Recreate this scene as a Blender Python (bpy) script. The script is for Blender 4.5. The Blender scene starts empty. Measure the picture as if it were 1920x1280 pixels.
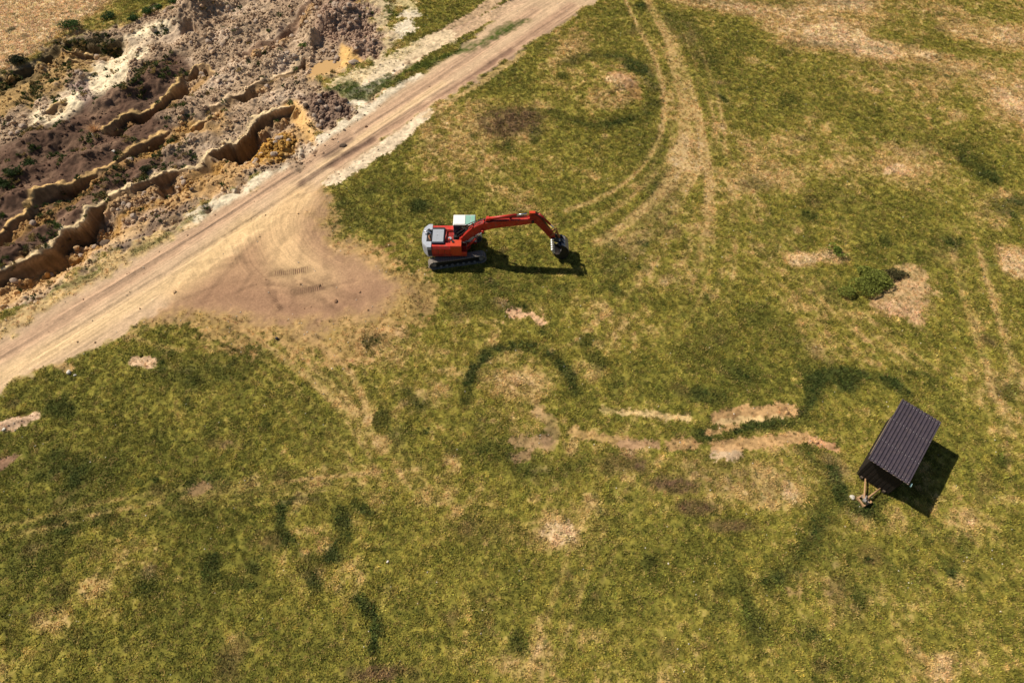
import bpy, bmesh, math, random
import numpy as np
from mathutils import Vector, Matrix
R = math.radians
rng = np.random.default_rng(7)
random.seed(7)

# ------------------------------------------------------------------ camera, sky, sun, exposure
scene = bpy.context.scene
col = scene.collection
CAM_H = 42.0
PITCH = R(56.0)
cam_data = bpy.data.cameras.new('camera')
cam_data.sensor_width = 36.0
cam_data.lens = 24.0
cam_data.clip_end = 6000.0
cam = bpy.data.objects.new('camera', cam_data)
cam.location = (0, 0, CAM_H)
cam.rotation_euler = (math.pi / 2 - PITCH, 0, 0)
col.objects.link(cam)
scene.camera = cam

SUN_FROM = Vector((-0.83, 0.45, 1.0)).normalized()
world = bpy.data.worlds.new('World')
scene.world = world
world.use_nodes = True
wn = world.node_tree
wn.nodes.clear()
sky = wn.nodes.new('ShaderNodeTexSky')
sky.sky_type = 'NISHITA'
sky.sun_disc = False
sky.sun_elevation = math.asin(SUN_FROM.z)
sky.sun_rotation = math.atan2(SUN_FROM.x, SUN_FROM.y)
bg = wn.nodes.new('ShaderNodeBackground')
bg.inputs['Strength'].default_value = 0.05
wo = wn.nodes.new('ShaderNodeOutputWorld')
wn.links.new(sky.outputs[0], bg.inputs[0])
wn.links.new(bg.outputs[0], wo.inputs[0])

sun_data = bpy.data.lights.new('sun', 'SUN')
sun_data.energy = 5.0
sun_data.angle = R(0.53)
sun_data.color = (1.0, 0.915, 0.78)
sun = bpy.data.objects.new('sun', sun_data)
sun.rotation_euler = SUN_FROM.to_track_quat('Z', 'Y').to_euler()
sun.location = (-30, 60, 60)
col.objects.link(sun)

scene.render.engine = 'CYCLES'
scene.view_settings.view_transform = 'Standard'
scene.view_settings.look = 'None'
scene.view_settings.exposure = 0.2
scene.view_settings.gamma = 1.0
scene.view_settings.use_curve_mapping = False

# ------------------------------------------------------------------ measuring the photograph
F = 1280.0
def g(u, v, z=0.0):
    """photo pixel -> world point at height z"""
    a = (u - 960.0) / F
    b = (640.0 - v) / F
    dx = a
    dy = math.cos(PITCH) + b * math.sin(PITCH)
    dz = -math.sin(PITCH) + b * math.cos(PITCH)
    t = (CAM_H - z) / -dz
    return (dx * t, dy * t)
def gp(pts):
    return np.array([g(*p) for p in pts])

def lin(r, gg, b, k=1.0):
    o = []
    for c in (r, gg, b):
        c = c / 255.0
        o.append((c / 12.92 if c <= 0.04045 else ((c + 0.055) / 1.055) ** 2.4) * k)
    return np.array(o)
KA = 0.80                                   # photo value -> albedo under this sun
def A(r, gg, b): return lin(r, gg, b, KA)

# ------------------------------------------------------------------ noise
def _hash(ix, iy, seed):
    n = (ix.astype(np.int64) * 374761393 + iy.astype(np.int64) * 668265263 + seed * 1274126177) & 0xffffffff
    n = ((n ^ (n >> 13)) * 1274126177) & 0xffffffff
    n = n ^ (n >> 16)
    return (n & 0xffffff) / float(0xffffff)
def vnoise(x, y, seed=0):
    x0 = np.floor(x); y0 = np.floor(y)
    fx = x - x0; fy = y - y0
    fx = fx * fx * fx * (fx * (fx * 6 - 15) + 10); fy = fy * fy * fy * (fy * (fy * 6 - 15) + 10)
    a = _hash(x0, y0, seed); b = _hash(x0 + 1, y0, seed)
    c = _hash(x0, y0 + 1, seed); d = _hash(x0 + 1, y0 + 1, seed)
    return (a + (b - a) * fx + (c - a) * fy + (a - b - c + d) * fx * fy) * 2 - 1
def fbm(x, y, scale, octs=4, seed=0, gain=0.5):
    s = 0; amp = 1; tot = 0
    ca, sa = math.cos(0.6), math.sin(0.6)
    x = x / scale; y = y / scale
    for i in range(octs):
        s = s + amp * vnoise(x + 13.7 * i, y - 7.1 * i, seed + i * 17)
        tot += amp; amp *= gain
        x, y = (x * ca - y * sa) * 2.03, (x * sa + y * ca) * 2.03
    return s / tot
def sst(a, b, x):
    t = np.clip((x - a) / (b - a), 0, 1)
    return t * t * (3 - 2 * t)

# ------------------------------------------------------------------ the terrain grid
STEP = 0.105
xs_f = np.arange(-60, 60.01, STEP); ys_f = np.arange(2, 78.01, STEP)
ext = np.cumsum(0.15 * 1.42 ** np.arange(24))
xs = np.concatenate([xs_f[0] - ext[::-1], xs_f, xs_f[-1] + ext])
ys = np.concatenate([ys_f[0] - ext[::-1], ys_f, ys_f[-1] + ext])
NX, NY = len(xs), len(ys)
X, Y = np.meshgrid(xs, ys)                  # [NY, NX]
W1 = fbm(X, Y, 1.6, 4, 3)                   # general purpose warps
W2 = fbm(X, Y, 0.7, 3, 11)
W3 = fbm(X, Y, 6.0, 4, 21)
FINE = vnoise(X / 0.17, Y / 0.17, 5) * 0.6 + vnoise(X / 0.33, Y / 0.33, 8) * 0.4

def window(pts, m):
    x0, y0 = pts.min(0) - m; x1, y1 = pts.max(0) + m
    i0, i1 = np.searchsorted(xs, [x0, x1]); j0, j1 = np.searchsorted(ys, [y0, y1])
    return slice(j0, max(j1, j0 + 1)), slice(i0, max(i1, i0 + 1))
def seg_dist(px, py, pts):
    """distance, signed side (+ = left of travel), arclength to a polyline"""
    best = np.full(px.shape, 1e9); side = np.zeros(px.shape); arc = np.zeros(px.shape); over = np.zeros(px.shape)
    L = 0.0; n = len(pts) - 1
    for i in range(n):
        a = pts[i]; d = pts[i + 1] - a; l = np.hypot(*d); d = d / l
        rx = px - a[0]; ry = py - a[1]
        raw = rx * d[0] + ry * d[1]
        t = np.clip(raw, 0, l)
        dd = np.hypot(rx - d[0] * t, ry - d[1] * t)
        m = dd < best
        best = np.where(m, dd, best)
        side = np.where(m, np.where(d[0] * ry - d[1] * rx >= 0, 1.0, -1.0), side)
        arc = np.where(m, L + t, arc)
        o = np.zeros(px.shape)
        if i == 0: o = np.maximum(o, -raw)
        if i == n - 1: o = np.maximum(o, raw - l)
        over = np.where(m, o, over)
        L += l
    return best, side, arc, over
def smooth(pts, it=2):
    for _ in range(it):
        q = [pts[0]]
        for a, b in zip(pts[:-1], pts[1:]): q += [a * .75 + b * .25, a * .25 + b * .75]
        q.append(pts[-1]); pts = np.array(q)
    return pts
def poly_sd(px, py, pts):
    """signed distance, negative inside"""
    c = np.vstack([pts, pts[:1]])
    d = seg_dist(px, py, c)[0]
    ins = np.zeros(px.shape, bool)
    for a, b in zip(c[:-1], c[1:]):
        if a[1] == b[1]: continue
        cond = ((a[1] > py) != (b[1] > py)) & (px < (b[0] - a[0]) * (py - a[1]) / (b[1] - a[1]) + a[0])
        ins ^= cond
    return np.where(ins, -d, d)
def area(pix, soft=0.5, warp=0.5, warp2=0.2):
    """soft mask of a patch outlined in the photograph -> (slice, mask)"""
    pts = gp(pix); s = window(pts, soft + warp + warp2 + 1)
    sd = poly_sd(X[s], Y[s], pts) + W1[s] * warp * 1.6 + W2[s] * warp2 * 1.6
    return s, 1 - sst(-soft, soft, sd)
def stroke(pix, width, soft=0.3, warp=0.2, warp2=0.1, ends=0.5):
    pts = smooth(gp(pix), 1); s = window(pts, width + soft + warp + 1)
    d = seg_dist(X[s], Y[s], pts)[0] + W1[s] * warp + W2[s] * warp2
    return s, 1 - sst(width * .5 - soft, width * .5 + soft, d)
def blob(u, v, rx, ry, soft=0.4, warp=0.35, rot=0):
    """elliptic patch; radii in metres"""
    c = np.array(g(u, v)); m = max(rx, ry) * 1.8 + 1
    s = window(np.array([c]), m)
    dx = X[s] - c[0]; dy = Y[s] - c[1]
    ca, sa = math.cos(rot), math.sin(rot)
    r = np.hypot((dx * ca + dy * sa) / rx, (-dx * sa + dy * ca) / ry) + W2[s] * warp + W1[s] * warp * .5
    return s, 1 - sst(1 - soft, 1 + soft, r)

Z = np.zeros_like(X)
ALB = np.zeros(X.shape + (3,))
GR = np.ones_like(X)                        # how much grass grows here
DRY = np.zeros_like(X)                      # straw length / dryness
LUSH = np.zeros_like(X)
RO = np.zeros_like(X)                       # bare trodden road
PIT = np.zeros_like(X)
CLOD = np.zeros_like(X)                     # rubble
WEED = np.zeros_like(X)
SK = np.zeros_like(X)                       # strength of tyre streaks
ST = np.zeros(X.shape + (3,))               # travel coordinates for tyre streaks

def paint(sm, c, k=1.0):
    s, m = sm
    ALB[s] += (np.asarray(c) - ALB[s]) * (m * k)[..., None]
def add(arr, sm, v=1.0):
    s, m = sm; arr[s] += m * v
def put(arr, sm, v=1.0, k=1.0):
    s, m = sm; arr[s] += (v - arr[s]) * m * k

# ---- grassland: dryness and lushness
dry = 0.48 + 0.52 * W3 + 0.13 * W1 + 0.13 * W2 + 0.24 * FINE
dry += 0.10 * sst(20, 70, Y) + .06
vis_x = X / np.maximum(12, Y * .6 + 20)
dry -= 0.10 * sst(-0.25, -0.9, vis_x) * sst(36, 20, Y)           # lush lower left
DRY += np.clip(dry, -0.3, 1.3)

S = stroke
# straw on the top right, mown swathes
for q in ([(1290, 0), (1400, 15), (1480, 20), (1620, 5)], [(1450, 40), (1530, 55), (1600, 60)], [(1640, 90), (1700, 100), (1760, 115), (1850, 130), (1920, 170)],
          [(1480, 70), (1560, 80), (1640, 95)], [(1790, 60), (1850, 80), (1920, 70)], [(1850, 160), (1900, 200), (1960, 230)]):
    add(DRY, S(q, 3.0, 1.6, 1.2, .5), .55)
for q in ([(1290, 0), (1400, 8), (1640, 5)], [(1480, 78), (1560, 86), (1660, 94)], [(1640, 130), (1760, 128), (1830, 140)], [(1700, 88), (1740, 62), (1800, 40)]):
    add(LUSH, S(q, .8, .5, .5, .3), .3)
add(DRY, area([(-200, -120), (170, -120), (200, 0), (150, 40), (95, 70), (60, 105), (-60, 160), (-200, 200)], 1.5, 1, .5), 1.0)
# dry patches (centre u, v, radii m, gain)
for u, v, rx, ry, k in ((1700, 560, 2.0, 1.7, .55), (1720, 520, 1.6, 1.6, .5), (1660, 580, 1.6, .8, .4), (1500, 485, 1.2, .8, .7), (1560, 480, 1.6, .9, .6), (1905, 490, 1.4, 1.8, .9),
                        (1150, 195, 2.4, 1.4, .5), (1165, 160, 1.4, 1.5, .6), (1290, 290, 1.8, 2.6, .5), (1050, 1010, 2, 2, .35), (980, 580, 2, 1, .3),
                        (1440, 920, 3, 1.5, .35), (1100, 700, 1.6, 1, .35), (975, 720, 2.4, 1.2, .35), (1010, 1000, 2.2, 1.2, .35), (860, 950, 3, 1.5, .3),
                        (600, 500, 5, 3, .3), (700, 660, 3, 2, .3), (90, 1160, 1.4, .8, .4), (1700, 300, 5, 3, .2), (1420, 250, 4, 2, .25), (1390, 330, 5, 2, .3)):
    add(DRY, blob(u, v, rx, ry, .5, .5), k)
# brown heath clumps
BROWN = np.zeros_like(X)
for u, v, rx, ry, k in ((950, 235, 2.6, 1.9, .9), (985, 220, 1.6, 1.2, .5), (1170, 870, 1.8, .7, .6), (1250, 910, 1.5, .6, .8), (1310, 950, 1.5, .45, .8), (1370, 985, 1.3, .35, .7),
                        (1340, 880, 2.5, 1.2, .3), (700, 1262, 1.2, .5, .9), (420, 830, 1.2, .4, .4), (940, 1000, 2, 1, .2), (1505, 260, .7, .4, .6), (1350, 155, 1.0, .5, .4)):
    add(BROWN, blob(u, v, rx, ry, .6, .6), k * 1.2)
# dark rings and arcs of lush grass
for q, w, k in (([(872, 755), (878, 715), (900, 672), (935, 652), (985, 648), (1030, 660), (1062, 690), (1080, 735)], .75, 1.0), ([(915, 690), (900, 712)], .4, .4),
                ([(1515, 722), (1535, 705), (1575, 700), (1640, 704), (1680, 722), (1700, 738)], .75, .9), ([(1705, 700), (1740, 700), (1745, 722)], .6, .6),
                ([(530, 945), (523, 975), (528, 998), (545, 1015)], .62, 1.15), ([(632, 955), (652, 985), (645, 1015), (622, 1040)], .62, 1.1), ([(535, 942), (560, 932), (600, 938)], .45, .6), ([(560, 1040), (600, 1050), (622, 1040)], .5, .6),
                ([(672, 1125), (690, 1140), (706, 1165), (700, 1215)], .7, 1.2), ([(575, 1070), (592, 1095)], .7, .9),
                ([(1065, 120), (1110, 103), (1180, 110), (1212, 135), (1228, 175), (1215, 215)], 1.3, .5), ([(1035, 212), (1075, 230), (1130, 240), (1190, 222)], 1.0, .62), ([(1180, 125), (1195, 135)], 1.4, 1.0),
                ([(1330, 812), (1400, 800), (1470, 792), (1505, 780), (1540, 715)], .8, .8), ([(1515, 840), (1560, 880), (1570, 920), (1540, 960), (1510, 1040), (1440, 1095)], 1.3, .62),
                ([(1365, 690), (1400, 705)], 1.3, .6), ([(1310, 740), (1350, 748)], 1.1, .75), ([(1080, 870), (1000, 900), (960, 860), (900, 845)], 1.3, .5), ([(90, 880), (150, 870), (130, 920)], 1.4, .6),
                ([(330, 935), (400, 895)], 1.0, .5), ([(670, 945), (690, 960)], .6, .8), ([(1350, 600), (1345, 640), (1270, 660)], 1.4, .25), ([(350, 755), (356, 762)], .5, .9),
                ([(1345, 175), (1360, 190)], .8, .9), ([(1400, 345), (1430, 350)], 1.5, .4), ([(1820, 300), (1850, 330)], 2.2, .6), ([(1880, 390), (1920, 385)], 2.0, .6), ([(1770, 450), (1790, 470)], 1.2, .5),
                ([(900, 520), (960, 560), (860, 580)], 1.4, .5), ([(800, 580), (780, 560)], .9, .8), ([(1250, 330), (1230, 420), (1150, 500)], 2.2, .35), ([(640, 380), (680, 420)], 1.2, .45),
                ([(760, 740), (790, 760)], 1.2, .5), ([(900, 790), (1000, 860)], 1.6, .3), ([(1270, 40), (1330, 110)], 3.0, .4), ([(470, 660), (420, 700), (300, 680)], 2.2, .45), ([(200, 880), (60, 1050)], 2.5, .3), ([(1420, 590), (1560, 700)], 2.2, .3), ([(1600, 890), (1560, 1090)], 1.8, .15)):
    s, m = S(q, w * 1.1, min(w * .5, .6), .28, .25); add(LUSH, (s, m * np.clip(.9 + .7 * W2[s] + .5 * FINE[s] + .3 * W1[s], .12, 1.15)), k * 1.15)
LUSH += np.clip(0.75 * sst(0.28, 0.75, fbm(X, Y, 4.2, 4, 71)) + .45 * sst(.3, .8, fbm(X, Y, 1.1, 3, 73)), 0, .8) * .36
# wheel tracks worn pale through the grass
RUT = np.zeros_like(X)
for q, w, k in (([(1165, -20), (1195, 50), (1225, 100), (1243, 160), (1245, 225), (1228, 285), (1185, 335), (1130, 370), (1060, 395)], .42, .75),
                ([(1205, -20), (1245, 60), (1275, 120), (1300, 190), (1318, 260), (1322, 310)], .7, .7), ([(1250, 90), (1280, 170), (1285, 260), (1262, 340), (1200, 400), (1120, 455)], .9, .6),
                ([(1270, 150), (1290, 300), (1250, 380), (1170, 450)], 2.8, .32), ([(1320, 270), (1335, 400), (1310, 500)], 1.0, .35),
                ([(1290, 250), (1190, 370), (1090, 430)], .5, .5), ([(430, 600), (490, 640), (560, 690), (620, 740), (665, 775)], .55, .9), ([(470, 600), (530, 640), (600, 690), (650, 745)], .4, .5), ([(560, 620), (630, 670), (670, 715), (692, 790)], .5, .8), ([(240, 627), (300, 650), (340, 655)], .35, .7),
                ([(1785, 470), (1800, 540), (1830, 630), (1850, 690), (1862, 750)], .5, .45), ([(1838, 470), (1860, 560), (1895, 660), (1925, 740)], .5, .4), ([(1545, 570), (1620, 640), (1700, 665)], .4, .3)):
    add(RUT, S(q, w * 1.05, .2, .14, .14), k * 1.15)
r_ = np.random.default_rng(404)
base_tracks = [[(1165, -20), (1195, 50), (1225, 100), (1243, 160), (1245, 225), (1228, 285), (1185, 335), (1130, 370), (1060, 395)], [(1205, -20), (1245, 60), (1275, 120), (1300, 190), (1310, 260), (1280, 340), (1200, 410), (1090, 470)],
               [(1230, 20), (1290, 140), (1318, 260), (1335, 400), (1320, 520), (1260, 640)], [(1270, 200), (1290, 300), (1265, 420), (1180, 540), (1060, 640)], [(400, 590), (500, 650), (600, 720), (680, 800), (760, 900)], [(520, 610), (610, 670), (680, 760), (700, 860)], [(330, 600), (450, 650), (560, 740), (640, 860)],
               [(1780, 420), (1820, 600), (1870, 760), (1890, 900)], [(1290, 250), (1400, 420), (1560, 580), (1720, 700)], [(980, 1280), (1060, 1040), (1120, 900)], [(0, 1000), (250, 930), (500, 900), (800, 880)]]
for bt in base_tracks:
    for rep_ in range(3):
        j = r_.normal(0, 16, 2); q = [(u + j[0] + r_.normal(0, 5), v + j[1] + r_.normal(0, 5)) for u, v in bt]
        for o_ in (0, 1):
            sm = S([(u + o_ * 44, v + o_ * 10) for u, v in q], r_.uniform(.24, .4), .18, .15, .12); add(RUT, (sm[0], sm[1] * np.clip(.5 + .9 * W1[sm[0]] + .5 * W2[sm[0]], 0, 1)), r_.uniform(.28, .52))
for i in range(420):
    u, v = r_.uniform(0, 1920), 1280 * r_.uniform(0, 1) ** .9; z_ = r_.uniform(.15, .75); kk = r_.uniform(0, 1)
    sm = blob(u, v, z_ * r_.uniform(.6, 1.8), z_, .6, .7, r_.uniform(0, 3))
    if kk < .45: add(LUSH, sm, r_.uniform(.25, .8))
    elif kk < .8: add(DRY, sm, r_.uniform(.15, .45))
    else: add(BROWN, sm, r_.uniform(.2, .6))
RUT = np.clip(RUT, 0, 1)
BROWN = np.clip(BROWN, 0, 1)

green = A(112, 110, 45); lushc = A(62, 74, 34); yellow = A(158, 146, 64); tan = A(196, 166, 108); straw = A(230, 200, 156)
DRY = np.clip(DRY + RUT * .45, -.2, 1.5)
LUSH = np.clip(LUSH, 0, 1.0)
def mix3(a, b, t): return a + (b - a) * t[..., None]
ALB[:] = green
ALB = mix3(ALB, yellow, sst(.05, .95, DRY + .25 * FINE))
ALB = mix3(ALB, tan, sst(.65, 1.1, DRY + .22 * W2))
ALB = mix3(ALB, straw, sst(1.05, 1.45, DRY))
ALB = mix3(ALB, lushc, np.clip(LUSH * (.95 + .5 * W2 + .3 * FINE), 0, 1) * .92)
ALB = mix3(ALB, A(116, 92, 66), np.clip(BROWN * (.9 + .5 * FINE + .3 * W2), 0, 1))
ALB = mix3(ALB, A(190, 160, 104), np.clip(RUT * (.8 + .5 * W2 + .4 * FINE), 0, 1) * .8); GR *= 1 - .45 * RUT
ALB *= (1 + .22 * FINE + .12 * W2)[..., None]

# ---- field relief
Z += .10 * W3 + .035 * W1 + .018 * W2 + .012 * FINE
def bump(u, v, rx, ry, h, rot=0, p=1.0):
    c = np.array(g(u, v)); s = window(np.array([c]), max(rx, ry) * 2.6)
    dx = X[s] - c[0]; dy = Y[s] - c[1]; ca, sa = math.cos(rot), math.sin(rot)
    r2 = ((dx * ca + dy * sa) / rx) ** 2 + ((-dx * sa + dy * ca) / ry) ** 2
    Z[s] += h * np.exp(-r2 * 1.4) * (1 + .25 * W2[s])
bump(1140, 172, 4.2, 4.0, .75); bump(1170, 165, 1.4, 1.2, .35); bump(955, 228, 2.8, 2.0, .35)
bump(1690, 560, 2.2, 1.4, .25); bump(1500, 485, 1.0, .6, .2); bump(1745, 105, 2.4, .9, .35); bump(1530, 60, 3.5, 1.2, .25); bump(42, 775, .9, .35, -.25, .3); bump(20, 790, 1.2, .4, .15, .3)
Z += -.05 * RUT + .10 * BROWN * W2 + .02 * LUSH

# ---- bare worn strips and patches in the field
strip_c = A(196, 156, 108); strip_p = A(212, 182, 130); pink = A(178, 142, 108)
def bare(sm, c, k=.9, zz=-.03, gk=.9, mot=True):
    s, m = sm
    m2 = sst(.30, .62, m * (.92 + .2 * W1[s]) + (.6 * FINE[s] + .45 * W2[s]) * (1 - np.abs(2 * m - 1) * .45)) if mot else m
    if mot: c = np.asarray(c)[None, None, :] * (1 + .45 * FINE[s] + .3 * W2[s])[..., None]
    paint((s, m2), c, k); put(GR, (s, m2), 0, gk); Z[s] += zz * m
for q, w, c, k in (([(1130, 768), (1165, 770)], .5, strip_p, .45), ([(1168, 772), (1225, 776), (1290, 784)], .75, strip_p, .9), ([(1345, 786), (1380, 776), (1440, 770), (1486, 768)], 1.0, strip_c, 1), ([(1345, 790), (1470, 780)], .3, strip_p, .8), ([(1330, 812), (1380, 797)], .3, strip_c, .8),
                   ([(1075, 808), (1120, 822), (1190, 830)], .75, strip_c, .7), ([(1170, 832), (1230, 833)], .7, pink, .9), ([(1255, 836), (1300, 832)], .85, strip_c, .9), ([(1350, 846), (1380, 848)], 1.0, A(210, 180, 145), 1), ([(1345, 835), (1420, 832), (1505, 818)], .9, strip_c, .95), ([(1522, 826), (1560, 836)], .7, A(204, 158, 116), 1),
                   ([(1010, 770), (1040, 800), (1030, 835)], 1.0, pink, .5), ([(970, 830), (1020, 828)], 1.1, pink, .7), ([(968, 858), (990, 850)], .8, pink, .7), ([(962, 586), (1005, 592), (1012, 605)], .75, A(222, 180, 140), 1), ([(250, 676), (284, 678)], .8, A(226, 190, 152), 1), ([(110, 680), (130, 690)], .7, A(210, 170, 120), .7),
                   ([(-10, 800), (40, 788), (66, 776)], .75, A(214, 180, 148), 1), ([(-10, 870), (22, 858)], .9, A(150, 116, 92), 1), ([(362, 920), (395, 912)], .75, A(144, 116, 82), .9), ([(420, 832), (435, 826)], .6, A(130, 106, 72), .7), ([(100, 945), (160, 905)], .4, A(140, 120, 70), .6),
                   ([(700, 470), (735, 458)], .35, A(150, 110, 75), .7), ([(690, 490), (740, 470)], .3, A(200, 160, 105), .7), ([(1620, 130), (1700, 190)], .2, strip_p, .15), ([(1150, 145), (1180, 165), (1190, 185)], 1.3, A(180, 128, 88), .6), ([(1480, 1108), (1496, 1110)], .4, A(190, 150, 110), .5)):
    bare(S(q, w * 1.05, .35, .3, .3), c, k * .95, -.05, .7)

bare(area([(1640, 572), (1690, 498), (1735, 510), (1750, 545), (1738, 580), (1715, 606), (1665, 590)], .9, .7, .5), A(206, 168, 130), .55, 0, .35)
# ---- dirt road, its shoulders and the fan where machines turn
ROAD_L = [(1010, -60), (960, 8), (900, 60), (850, 98), (790, 140), (690, 213), (600, 270), (520, 322), (440, 375), (370, 418), (260, 480), (150, 545), (60, 600), (0, 640), (-150, 735)]
ROAD_R = [(-150, 830), (0, 732), (60, 700), (130, 672), (180, 645), (235, 632), (250, 612), (300, 580), (370, 510), (430, 480), (520, 400), (600, 345), (640, 318), (700, 272), (770, 228), (800, 205), (850, 178), (900, 142), (965, 100), (1050, 45), (1118, 0), (1190, -60)]
FAN = [(430, 420), (600, 345), (612, 372), (600, 400), (620, 455), (670, 490), (725, 518), (745, 548), (715, 575), (660, 595), (610, 608), (560, 612), (500, 606), (430, 590), (360, 582), (300, 590), (250, 612), (300, 540)]
road_m = area(ROAD_L + ROAD_R, .35, .22, .3)
fan_m = area(FAN, 1.5, .8, .4)
fan_out = area([(440, 420), (615, 340), (630, 440), (700, 470), (800, 510), (820, 560), (790, 610), (700, 640), (690, 700), (620, 690), (560, 670), (480, 640), (400, 640), (330, 600), (240, 625)], 1.6, 1.0, .4)
# worn margin
bare(fan_out, A(184, 146, 98), .6, 0, .5)
pale = A(236, 202, 154); mid = A(220, 187, 150); greyb = A(172, 136, 110); dirt = A(192, 153, 118); chalk = A(240, 222, 194)
bare(S([(560, 300), (640, 245), (720, 190), (790, 150)], 2.4, .5, .4, .3), chalk, .85, 0, 1)           # chalky left verge
bare(S([(350, 415), (440, 365), (520, 318), (600, 262)], 1.6, .4, .3, .3), chalk, .8, 0, .9)
bare(S([(620, 340), (700, 288), (770, 240), (800, 212)], 1.5, .4, .35, .3), A(240, 216, 182), .95, 0, 1)   # pale right verge
bare(S([(800, 218), (900, 155), (980, 100)], .7, .3, .25, .25), A(190, 156, 110), .6, 0, .7)
bare(S([(-60, 660), (60, 590), (200, 500), (330, 425)], 2.6, .8, .5, .4), A(216, 182, 134), .75, 0, .5)
bare(fan_m, dirt, .95, -.03, 1, False)
bare(road_m, mid, 1.0, -.06, 1, False)
put(RO, road_m, 1); put(RO, fan_m, 1)
# tones along the road
def tone(q, w, c, k, soft=.5, wp=.2): 
    sm = S(q, w, soft, wp, .12); s, m = sm; paint((s, m * np.clip(RO[s], 0, 1)), c, k)
tone([(1000, 20), (900, 90), (780, 172), (640, 262), (500, 350), (380, 430), (200, 545), (0, 665)], 1.6, A(206, 168, 136), .7)
tone([(1070, 10), (960, 88), (860, 158), (720, 245), (630, 305)], 1.2, A(196, 158, 128), .85)
tone([(1085, 18), (970, 92), (900, 138), (830, 180)], .9, A(182, 146, 120), .7)
tone([(830, 155), (720, 228), (600, 310)], .6, pale, .8)
tone([(560, 375), (440, 450), (300, 540), (180, 610), (0, 705)], 1.6, pale, .95, .8)
tone([(560, 370), (520, 430), (540, 490), (600, 540)], 3.2, A(232, 194, 144), .85, 1.2)
tone([(470, 420), (400, 480), (340, 540)], 2.4, A(234, 198, 146), .8, 1.2)
tone([(360, 560), (440, 545), (520, 580), (640, 580)], 2.6, A(160, 122, 96), .6, 1.4)
tone([(560, 545), (660, 545), (740, 550)], 2.6, A(166, 128, 100), .6, 1.4)
tone([(960, 92), (920, 118), (880, 148)], .5, A(136, 104, 86), .7, .3)
tone([(700, 258), (620, 306), (560, 345)], .45, A(128, 100, 84), .75, .25)
tone([(655, 262), (612, 292)], .8, A(130, 104, 88), .6, .3)
tw = np.clip(RO, 0, 1); ALB *= (1 + tw * (.10 * W1 + .12 * W2 + .10 * FINE))[..., None]
for q in ([(640, 330), (560, 400), (520, 470), (500, 540), (520, 600)], [(660, 340), (590, 400), (560, 470), (580, 540), (640, 590)], [(300, 520), (420, 480), (520, 500), (640, 560), (720, 560)], [(420, 440), (470, 500), (560, 560), (660, 600)], [(350, 560), (450, 520), (540, 540), (620, 520)], [(560, 380), (480, 450), (400, 540), (360, 600)]):
    for o_ in (0, 46):
        s, m = S([(u + o_, v + o_ * .15) for u, v in q], .45, .14, .12, .08); m = m * np.clip(RO[s], 0, 1) * np.clip(.6 + .8 * W1[s], 0, 1); Z[s] += -.035 * m; ALB[s] *= (1 - .16 * m * (1 + FINE[s]))[..., None]
for q, w in (([(516, 512), (545, 510), (578, 504)], .8), ([(555, 545), (580, 543), (606, 536)], .75), ([(514, 548), (514, 562), (526, 578)], .6)):   # damp soil turned up by the crawler
    s, m = S(q, w, .22, .15, .15); ALB[s] *= (1 - .36 * m * np.clip(.8 + .6 * FINE[s], 0, 1))[..., None]
# ruts pressed in the road
for off in (-.0,):
    for q, w, dz in (([(1080, 10), (960, 92), (860, 160), (720, 248), (600, 325), (480, 405), (300, 520), (60, 670)], .5, -.07), ([(1010, 20), (900, 95), (780, 178), (640, 268), (500, 358), (380, 436), (200, 552), (0, 675)], .5, -.06),
                     ([(1100, 10), (985, 88), (900, 142)], .25, .09), ([(850, 150), (720, 235), (640, 288), (560, 340)], .25, .07), ([(560, 312), (440, 392), (300, 478), (100, 600)], .2, .06), ([(590, 300), (660, 255)], .2, .09)):
        s, m = S(q, w, .15, .1, .06); Z[s] += dz * m
# streak coordinates: along the road, and round the turning fan
cl = smooth(gp([(1180, -60), (1040, 20), (930, 95), (820, 168), (690, 252), (560, 335), (440, 415), (300, 505), (150, 600), (0, 690), (-150, 790)]), 2)
s_ = window(np.vstack([cl, gp([(800, 640)])]), 3)
d, sd_, arc, _o = seg_dist(X[s_], Y[s_], cl)
ST[s_ + (0,)] = arc; ST[s_ + (1,)] = d * sd_
fc = g(760, 400)
fs, fm = area([(520, 385), (610, 352), (660, 470), (640, 560), (540, 560), (420, 500), (330, 560), (280, 580), (390, 470)], 1.0, .4, .2)
rr = np.hypot(X[fs] - fc[0], (Y[fs] - fc[1]) * 1.25) + .5 * W3[fs] + .12 * W1[fs]
an = np.arctan2(Y[fs] - fc[1], X[fs] - fc[0])
k = (fm > .5)
SK[:] = 0; put(SK, road_m, 1.0)
SK[fs] = np.maximum(SK[fs] * (1 - sst(.05, .4, fm)), sst(.55, .95, fm) * .85)
ST[fs + (0,)] = np.where(k, an * 6 + 200, ST[fs + (0,)]); ST[fs + (1,)] = np.where(k, rr, ST[fs + (1,)])

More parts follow.
